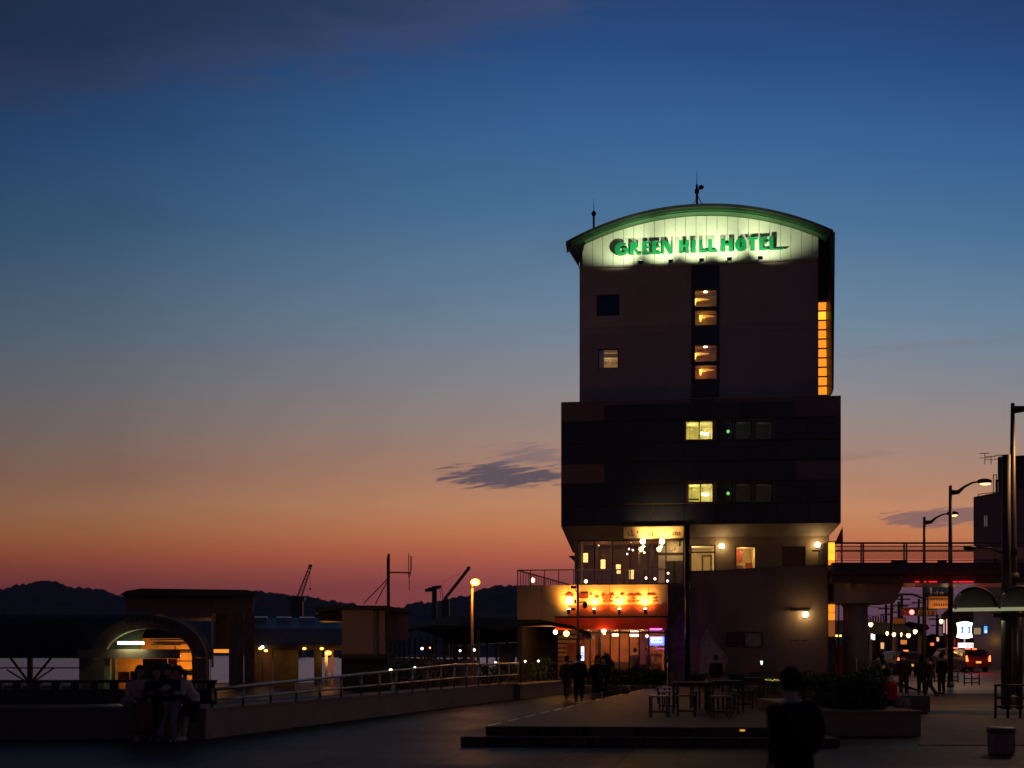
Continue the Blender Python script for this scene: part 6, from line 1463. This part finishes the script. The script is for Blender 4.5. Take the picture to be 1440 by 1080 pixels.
for (px, D_, rz, lb) in ((927, 22.6, 0, 'nearest stool at the left of the deck, seat catching red light'), (940, 25.2, .1, 'stool just behind the nearest one'), (965, 22.9, -.1, 'stool partly under the left table'), (1013, 22.6, .05, 'stool in front between the two tables'), (1024, 24.0, .2, 'stool right of the middle, pale seat'), (1046, 26, 0, 'stool at the right side of the far table')):
    place(st_, (PX(px, D_), D_, DZ), rz, lb)
tb_ = table()
for (px, D_, rz, lb) in ((974, 23.6, 0, 'left table standing among the stools'), (1000, 26.4, .1, 'table behind the left one'), (1018, 24.8, -.05, 'middle table right of the left one'), (1050, 28.2, 0, 'far table nearest the fairy-lit hedge')):
    place(tb_, (PX(px, D_), D_, DZ), rz, lb)
ch_ = chair()
for (px, D_, rz, lb) in ((985, 25.6, .2, 'chair with its back to the hotel at the left table'), (1035, 26.5, -.3, 'chair beside the middle table'), (1066, 29.5, .4, 'chair at the far table'), (938, 28.5, -1.2, 'lone chair at the back left of the deck')):
    place(ch_, (PX(px, D_), D_, DZ), rz, lb)

# ================================================================= people
def person(lb, loc, rz=0, pose='stand', H=1.65, top=(.03, .03, .04), bottom=(.02, .02, .025), shoes=(.03, .03, .03), hair='short', fine=False, seat=.56, lean=0.0, look=0.0, skirt=None, step=.28, arms='down', extras=(), group=None, sleeves=True, headturn=0.0, hairc=None, cat='person'):
    """Facing -y. One remeshed body, clothing and hair as children."""
    t_ = thing('person', lb, cat, loc, rz, group); s = H / 1.70; V = Vector
    hip = .90 * s; 
    if pose == 'sit': pel = V((0, .10, seat + .10))
    else: pel = V((0, 0, hip))
    tl = .50 * s                                  # pelvis to neck base
    ln = lean
    nk = pel + V((0, -math.sin(ln) * tl, math.cos(ln) * tl)); ch = pel.lerp(nk, .72); ws = pel.lerp(nk, .30)
    hdc = nk + V((math.sin(headturn) * .03, -.03 - math.sin(look) * .12, .150 * s * math.cos(look * .6)))
    legs = []
    for sx in (-1, 1):
        hj = pel + V((sx * .09, 0, -.02))
        if pose == 'sit': kn = V((sx * .12, pel.y - .40, seat + .02)); an_ = V((sx * .11, pel.y - .36, .08)); 
        elif pose == 'lean': kn = V((sx * .11, -.16, .47 * s)); an_ = V((sx * .12, -.22, .08)); 
        elif pose == 'walk': kn = V((sx * .09, -sx * step * .45 - .05, .48 * s)); an_ = V((sx * .09, -sx * step + (.06 if sx < 0 else 0), .08 + (.05 if sx < 0 else 0)))
        else: kn = V((sx * .10, -.01, .48 * s)); an_ = V((sx * .11, .01, .08))
        toe = an_ + V((0, -.17, -.05)); heel = an_ + V((0, .03, -.04)); legs.append((hj, kn, an_, toe, heel))
    arm_ = []
    for sx in (-1, 1):
        sh = nk + V((sx * .175 * s, 0, -.05))
        if arms == 'front': el = sh + V((sx * .05, -.06, -.26 * s)); wr = el + V((-sx * .13, -.20, .04))
        elif arms == 'swing': el = sh + V((sx * .05, sx * .09, -.27 * s)); wr = el + V((sx * .0, -.09 + sx * .05, -.23 * s))
        elif arms == 'lap': el = sh + V((sx * .06, -.03, -.27 * s)); wr = el + V((-sx * .08, -.21, -.08))
        else: el = sh + V((sx * .06, .02, -.28 * s)); wr = el + V((sx * .01, -.05, -.24 * s))
        arm_.append((sh, el, wr))
    # body
    b = MB(); n = 12
    b.loft([pel + V((0, 0, -.08)), pel, ws, ch, nk + V((0, 0, -.05)), nk + V((0, 0, .01))], [(.11, .09), (.155, .105), (.125, .09), (.17, .105), (.155, .08), (.062, .06)], n)
    b.loft([nk + V((0, 0, -.03)), nk.lerp(hdc, .6)], [.055, .05], 10)
    # head with a face
    b.sph(hdc, .1 * s, 16, 12, (.78, .95, 1.16)); b.sph(hdc + V((0, -.02, -.06)), .065 * s, 12, 8, (.85, 1, .9))
    b.sph(hdc + V((0, -.102 * s, -.012)), .016, 8, 6, (.8, 1.2, 1.4)); b.sph(hdc + V((0, -.085 * s, -.065)), .02, 8, 6, (1.3, .6, .4))
    for sx in (-1, 1): b.sph(hdc + V((sx * .08 * s, .01, -.01)), .022, 8, 6, (.5, .8, 1.3))
    for hj, kn, an_, toe, heel in legs:
        b.loft([hj, hj.lerp(kn, .5), kn, kn.lerp(an_, .35), an_], [.085, .072, .052, .054, .036], 10); b.loft([heel, an_ + V((0, -.02, -.035)), toe], [.034, .038, .026], 8)
    for i, (sh, el, wr) in enumerate(arm_):
        b.loft([sh, sh.lerp(el, .5), el, el.lerp(wr, .4), wr], [.052, .043, .036, .035, .024], 10)
        d = (wr - el).normalized(); side = V((1, 0, 0)) if abs(d.x) < .7 else V((0, 0, 1)); pc = wr + d * .075
        b.loft([wr, wr + d * .03, pc, pc + d * .012], [(.022, .016), (.034, .016), (.038, .015), (.03, .012)], 8)
        if fine:
            curl = V((0, 0, -.02)) if d.z > -.5 else V((0, -.02, 0))
            for k, L_ in enumerate((.060, .070, .065, .050)):
                o = pc + side * ((k - 1.5) * .019); b.loft([o, o + d * L_ * .5 + curl * .3, o + d * L_ + curl], [.0095, .009, .0075], 6)
            sg_ = -1 if (i == 0) else 1
            o = wr + d * .03 - side * sg_ * .03; b.loft([o, o - side * sg_ * .025 + d * .03, o - side * sg_ * .02 + d * .06], [.012, .0105, .009], 6)
    bo = b.build('body', skin_m, t_, True); md = bo.modifiers.new('remesh', 'REMESH'); md.mode = 'VOXEL'; md.voxel_size = .0085 if fine else .02; md.use_smooth_shade = True
    sm_ = bo.modifiers.new('smooth', 'SMOOTH'); sm_.iterations = 3; sm_.factor = .4
    ey = MB()
    for sx in (-1, 1): ey.sph(hdc + V((sx * .03 * s, -.090 * s, .012)), .011, 8, 6)
    ey.build('eyes', black, t_, True)
    def cloth(mb, name, c, vx=.014 if fine else .03):
        m_ = mat('cloth_%03d_%03d_%03d' % tuple(int(x * 999) for x in c), c, .85, var=.2, scale=14, spec=.2)
        o = mb.build(name, m_, t_, True); md = o.modifiers.new('remesh', 'REMESH'); md.mode = 'VOXEL'; md.voxel_size = vx; md.use_smooth_shade = True
        q = o.modifiers.new('smooth', 'SMOOTH'); q.iterations = 4; q.factor = .5; return o
    c = MB(); c.loft([pel + V((0, 0, -.04 if pose != 'sit' else .03)), pel + V((0, 0, .06)), ws, ch, nk + V((0, 0, -.06)), nk + V((0, 0, -.01))], [(.19, .14), (.185, .135), (.165, .125), (.205, .14), (.185, .105), (.085, .075)], 14)
    for sh, el, wr in arm_: c.loft([sh + V((0, 0, .0)), sh.lerp(el, .5), el] + ([el.lerp(wr, .5), el.lerp(wr, .92)] if sleeves else []), [.075, .066, .056] + ([.05, .043] if sleeves else []), 10)
    cloth(c, 'top', top)
    c = MB()
    if skirt:
        if pose in ('sit',):
            k0 = legs[0][1].lerp(legs[1][1], .5); a0_ = legs[0][2].lerp(legs[1][2], .5)
            c.loft([pel + V((0, .02, .05)), pel.lerp(k0, .5) + V((0, 0, .03)), k0 + V((0, -.02, .03)), k0 + V((0, -.06, -.1)), a0_ + V((0, -.02, skirt))], [(.18, .13), (.20, .12), (.20, .13), (.22, .12), (.27, .15)], 16)
        else: c.loft([pel + V((0, 0, .08)), pel + V((0, 0, -.1)), pel + V((0, -.06, -.1 - (hip - skirt) * .5)), V((0, -.10, skirt))], [(.16, .13), (.20, .15), (.23, .18), (.26, .22)], 16)
        cloth(c, 'skirt', bottom)
    else:
        c.loft([pel + V((0, 0, .07)), pel, pel + V((0, 0, -.1))], [(.165, .125), (.175, .13), (.14, .11)], 14)
        for hj, kn, an_, toe, heel in legs: c.loft([hj, hj.lerp(kn, .5), kn, kn.lerp(an_, .5), an_ + V((0, 0, .02))], [.105, .092, .078, .074, .068], 10)
        cloth(c, 'trousers', bottom)
    for hj, kn, an_, toe, heel in legs:
        c = MB().loft([heel + V((0, .03, .0)), heel + V((0, 0, .02)), an_ + V((0, -.08, -.03)), toe + V((0, -.02, 0))], [.035, .05, .046, .032], 10)
        cloth(c, 'shoe', shoes, .012 if fine else .025)
    hc = mat('hair_brown', hairc, .5) if hairc else hair_m
    hh = MB(); hh.sph(hdc + V((0, .016, .028)), .112 * s, 16, 10, (.86, .96, 1.10))
    # open the face: push front-lower vertices back inside the head
    hv = []
    for v in hh.v:
        q = V(v) - hdc
        if q.y < -.035 and q.z < .045: q.y = -.02; q.x *= .97
        if hair == 'short' and q.z < -.06: q.z = -.06
        hv.append(tuple(hdc + q))
    hh.v = hv
    if hair == 'long': hh.loft([hdc + V((0, .05, .05)), hdc + V((0, .08, -.08)), hdc + V((0, .07, -.22)), hdc + V((0, .09, -.36))], [(.085, .05), (.10, .055), (.10, .045), (.07, .03)], 12)
    if hair == 'tail': hh.loft([hdc + V((0, .09, .05)), hdc + V((0, .15, .0)), hdc + V((0, .15, -.14)), hdc + V((0, .14, -.24))], [.03, .04, .035, .015], 10)
    hh.build('hair', hc, t_, True)
    for e in extras:
        if e == 'cap': MB().sph(hdc + V((0, .0, .075)), .118 * s, 16, 8, (.92, 1.0, .62)).sph(hdc + V((0, -.11, .05)), .07, 12, 6, (1.1, .9, .15)).build('cap', black, t_, True)
        if e == 'pack':
            m_ = MB(); c_ = ch + V((0, .20, -.08)); m_.sph(c_, .2, 14, 10, (.85, .55, 1.15)); cloth(m_, 'backpack', (.015, .015, .018))
        if e == 'phone': q = arm_[1][2].lerp(arm_[0][2], .5) + V((0, -.08, .02)); MB().box(q.x - .035, q.x + .035, q.y - .005, q.y + .005, q.z - .06, q.z + .08).build('phone', black, t_)
        if e == 'pouch': q = ws + V((0, -.20, .06)); m_ = MB().sph(q, .12, 14, 10, (1, .5, .95)); cloth(m_, 'pouch', (.42, .34, .27))
    return t_
def gxy(px, D, z=0): return (PX(px, D), D, z)
# the four on the parapet
person('woman in pale pink top and long dark red skirt, leftmost of four', gxy(196, 20.3), R(30), 'sit', 1.62, (.50, .33, .27), (.13, .03, .03), (.35, .3, .3), 'long', True, .60, .18, .3, skirt=.10, arms='lap', sleeves=False, extras=())
person('person in all dark clothes, second from the left on the wall', gxy(221, 20.35), R(6), 'sit', 1.6, (.03, .028, .035), (.025, .02, .025), (.04, .04, .04), 'long', True, .60, .20, .35, arms='front', extras=('phone',))
person('person in dark top and cap with pale wide trousers and a round pouch', gxy(242, 20.25), R(-8), 'lean', 1.48, (.035, .035, .045), (.20, .18, .19), (.10, .09, .09), 'short', True, lean=.22, look=.35, arms='front', extras=('cap', 'pouch'))
person('person in pale loose shirt, black shorts and white sneakers bending in from the right', gxy(270, 20.35), R(-50), 'lean', 1.5, (.55, .42, .40), (.015, .015, .018), (.60, .50, .45), 'tail', True, lean=.5, look=.4, skirt=.45, arms='front', sleeves=True)
bg_ = thing('shoulder_bag', 'small pale bag resting on the wall left of the pink-topped woman', 'bag', (PX(176, 20.8), 20.9, .62)); MB().sph((0, 0, .1), .13, 12, 8, (1, .6, .8)).build('body', mat('bag_pale', (.30, .24, .22), .8), bg_, True); MB().torus((0, 0, .2), .09, .01, 16, 6).build('handle', black, bg_, True)
# walkers
person('person in dark coat walking towards the cafe, tallest of the walkers', gxy(814, 36.2), R(180), 'walk', 1.68, (.012, .012, .02), (.010, .010, .016), hair='short', step=.16, arms='down')
person('person in dark red top walking left of the tall dark walker', gxy(797, 38.5), R(160), 'walk', 1.6, (.09, .035, .03), (.12, .08, .07), (.3, .2, .18), 'short', step=.2)
person('person in dark dress walking right of the tall dark walker', gxy(840, 37.2), R(15), 'walk', 1.62, (.02, .018, .02), (.015, .014, .02), hair='long', skirt=.35, step=.2)
person('person in dark coat beside the dark dress, nearer the shrubs', gxy(849, 38.6), R(-20), 'walk', 1.58, (.025, .02, .02), (.02, .02, .02), hair='short', step=.22)
# big near walker at right of centre
person('dark passer-by with backpack close to the camera, cut off by the frame bottom', gxy(1113, 8.6, 0), R(200), 'walk', 1.55, (.006, .006, .012), (.006, .006, .01), hair='short', fine=True, step=.25, arms='swing', extras=('pack',))
# by the canvas banner
person('person standing in front of the pale canvas banner', gxy(1007, 42), R(160), 'stand', 1.62, (.02, .015, .015), (.02, .015, .015), hair='short')
# in the cafe window
person('left of two people standing inside the cafe glass', HW(hu(893, vS + .8), vS + .8, .3), R(170), 'stand', 1.65, (.12, .06, .05), (.04, .03, .03), hair='short')
person('right of two people standing inside the cafe glass', HW(hu(907, vS + .9), vS + .9, .3), R(150), 'stand', 1.68, (.10, .06, .07), (.04, .03, .03), hair='short')
# right side crowd
person('person in bright red shirt sitting on the planter edge with back turned', (PX(1254, 23.4), 23.6, 0), R(205), 'sit', 1.6, (.80, .03, .015), (.03, .03, .04), (.2, .2, .2), 'short', True, .52, .25, .3, arms='lap', sleeves=True)
bg_ = thing('handbag', 'pale patterned handbag with dark handles on the planter right of the red shirt', 'handbag', (PX(1269, 22.8), 22.8, .51)); MB().loft([(0, 0, 0), (0, 0, .1), (0, 0, .2)], [(.17, .09), (.18, .09), (.13, .05)], 14).build('body', mat('bag_pattern', (.32, .25, .18), .7, var=.7, scale=22), bg_, True); MB().torus((.06, 0, .2), .10, .012, 18, 6).build('handle', mat('handle_grey', (.25, .22, .2), .5), bg_, True)
person('tall dark person standing beyond the hedge with back to us', gxy(1271, 40), R(175), 'stand', 1.78, (.02, .015, .02), (.02, .018, .025), hair='short')
person('person in dark grey walking left of the tall dark person', gxy(1240, 38), R(150), 'walk', 1.68, (.05, .035, .04), (.10, .08, .08), hair='short', step=.25)
person('person in brown top stooping near the bridge column', gxy(1250, 34), R(-120), 'walk', 1.55, (.10, .06, .045), (.12, .08, .06), hair='short', lean=.4, step=.25)
person('dark person standing left in the group near the guard rail', gxy(1296, 42), R(140), 'stand', 1.66, (.03, .015, .015), (.02, .015, .02), hair='long')
person('dark person sitting in the middle of the group near the guard rail', gxy(1308, 40), R(-100), 'walk', 1.6, (.05, .015, .015), (.03, .015, .015), hair='short', step=.2)
person('dark person at the right of the group near the guard rail', gxy(1324, 44), R(200), 'stand', 1.72, (.04, .012, .015), (.03, .015, .015), hair='short')
# stroller ring by the walkers
t_ = thing('bicycle', 'small-wheeled folding bicycle parked by the cafe shrubs', 'bicycle', (PX(868, 38), 38, 0), R(10))
for x_ in (-.32, .32): w_ = MB().torus((x_, 0, .21), .19, .018, 22, 6).build('wheel', rubber, t_, True); MB().torus((x_, 0, .21), .165, .012, 22, 5).build('rim', steel, w_, True)
MB().bar((-.32, 0, .21), (-.05, 0, .42), .03).bar((-.05, 0, .42), (.25, 0, .55), .04).bar((.25, 0, .85), (.32, 0, .21), .03).bar((-.05, 0, .3), (-.12, 0, .78), .03).build('frame', steel_dk, t_)
MB().box(-.22, -.02, -.06, .06, .78, .82).build('saddle', black, t_); MB().bar((.25, -.22, .88), (.25, .22, .88), .025).build('handlebar', steel, t_)
t_ = thing('sign_stand', 'low pale metal hoop stand on the deck edge beside the bicycle', 'stand', (PX(878, 36), 36, .0)); MB().loft([(-.12, 0, 0), (-.12, 0, .5), (-.06, 0, .58), (.15, 0, .58)], .018, 6).build('hoop', steel, t_, True); MB().box(-.06, .16, -.01, .01, .15, .5).build('board', wood_dk, t_)
# ground bollard lights under the deck step
for px in (1033.5,):
    t_ = thing('step_light', 'tiny orange light set in the deck step', 'step light', (PX(px, 19.9), A[1] - .49, .26)); MB().box(-.045, .045, -.012, .0, 0, .03).build('lens', emi('orange_lamp', (1, .45, .08), 14) if False else emi('step_glow', (1, .4, .06), .8), t_); MB().box(-.055, .055, -.010, .002, .031, .038).build('bezel', steel_dk, t_)
for o in list(bpy.data.objects):
    if '_used' in o: del o['_used']
# ================================================================= air
hz_m = bpy.data.materials.new('haze_air'); hz_m.use_nodes = True; t = hz_m.node_tree
for n in list(t.nodes): t.nodes.remove(n)
pv = t.nodes.new('ShaderNodeVolumePrincipled'); pv.inputs['Color'].default_value = (.85, .88, .95, 1); pv.inputs['Density'].default_value = .00005
o = t.nodes.new('ShaderNodeOutputMaterial'); t.links.new(pv.outputs[0], o.inputs['Volume'])
struct('haze', MB().box(-3600, 3600, -80, 3700, -4, 320), hz_m, kind='stuff')
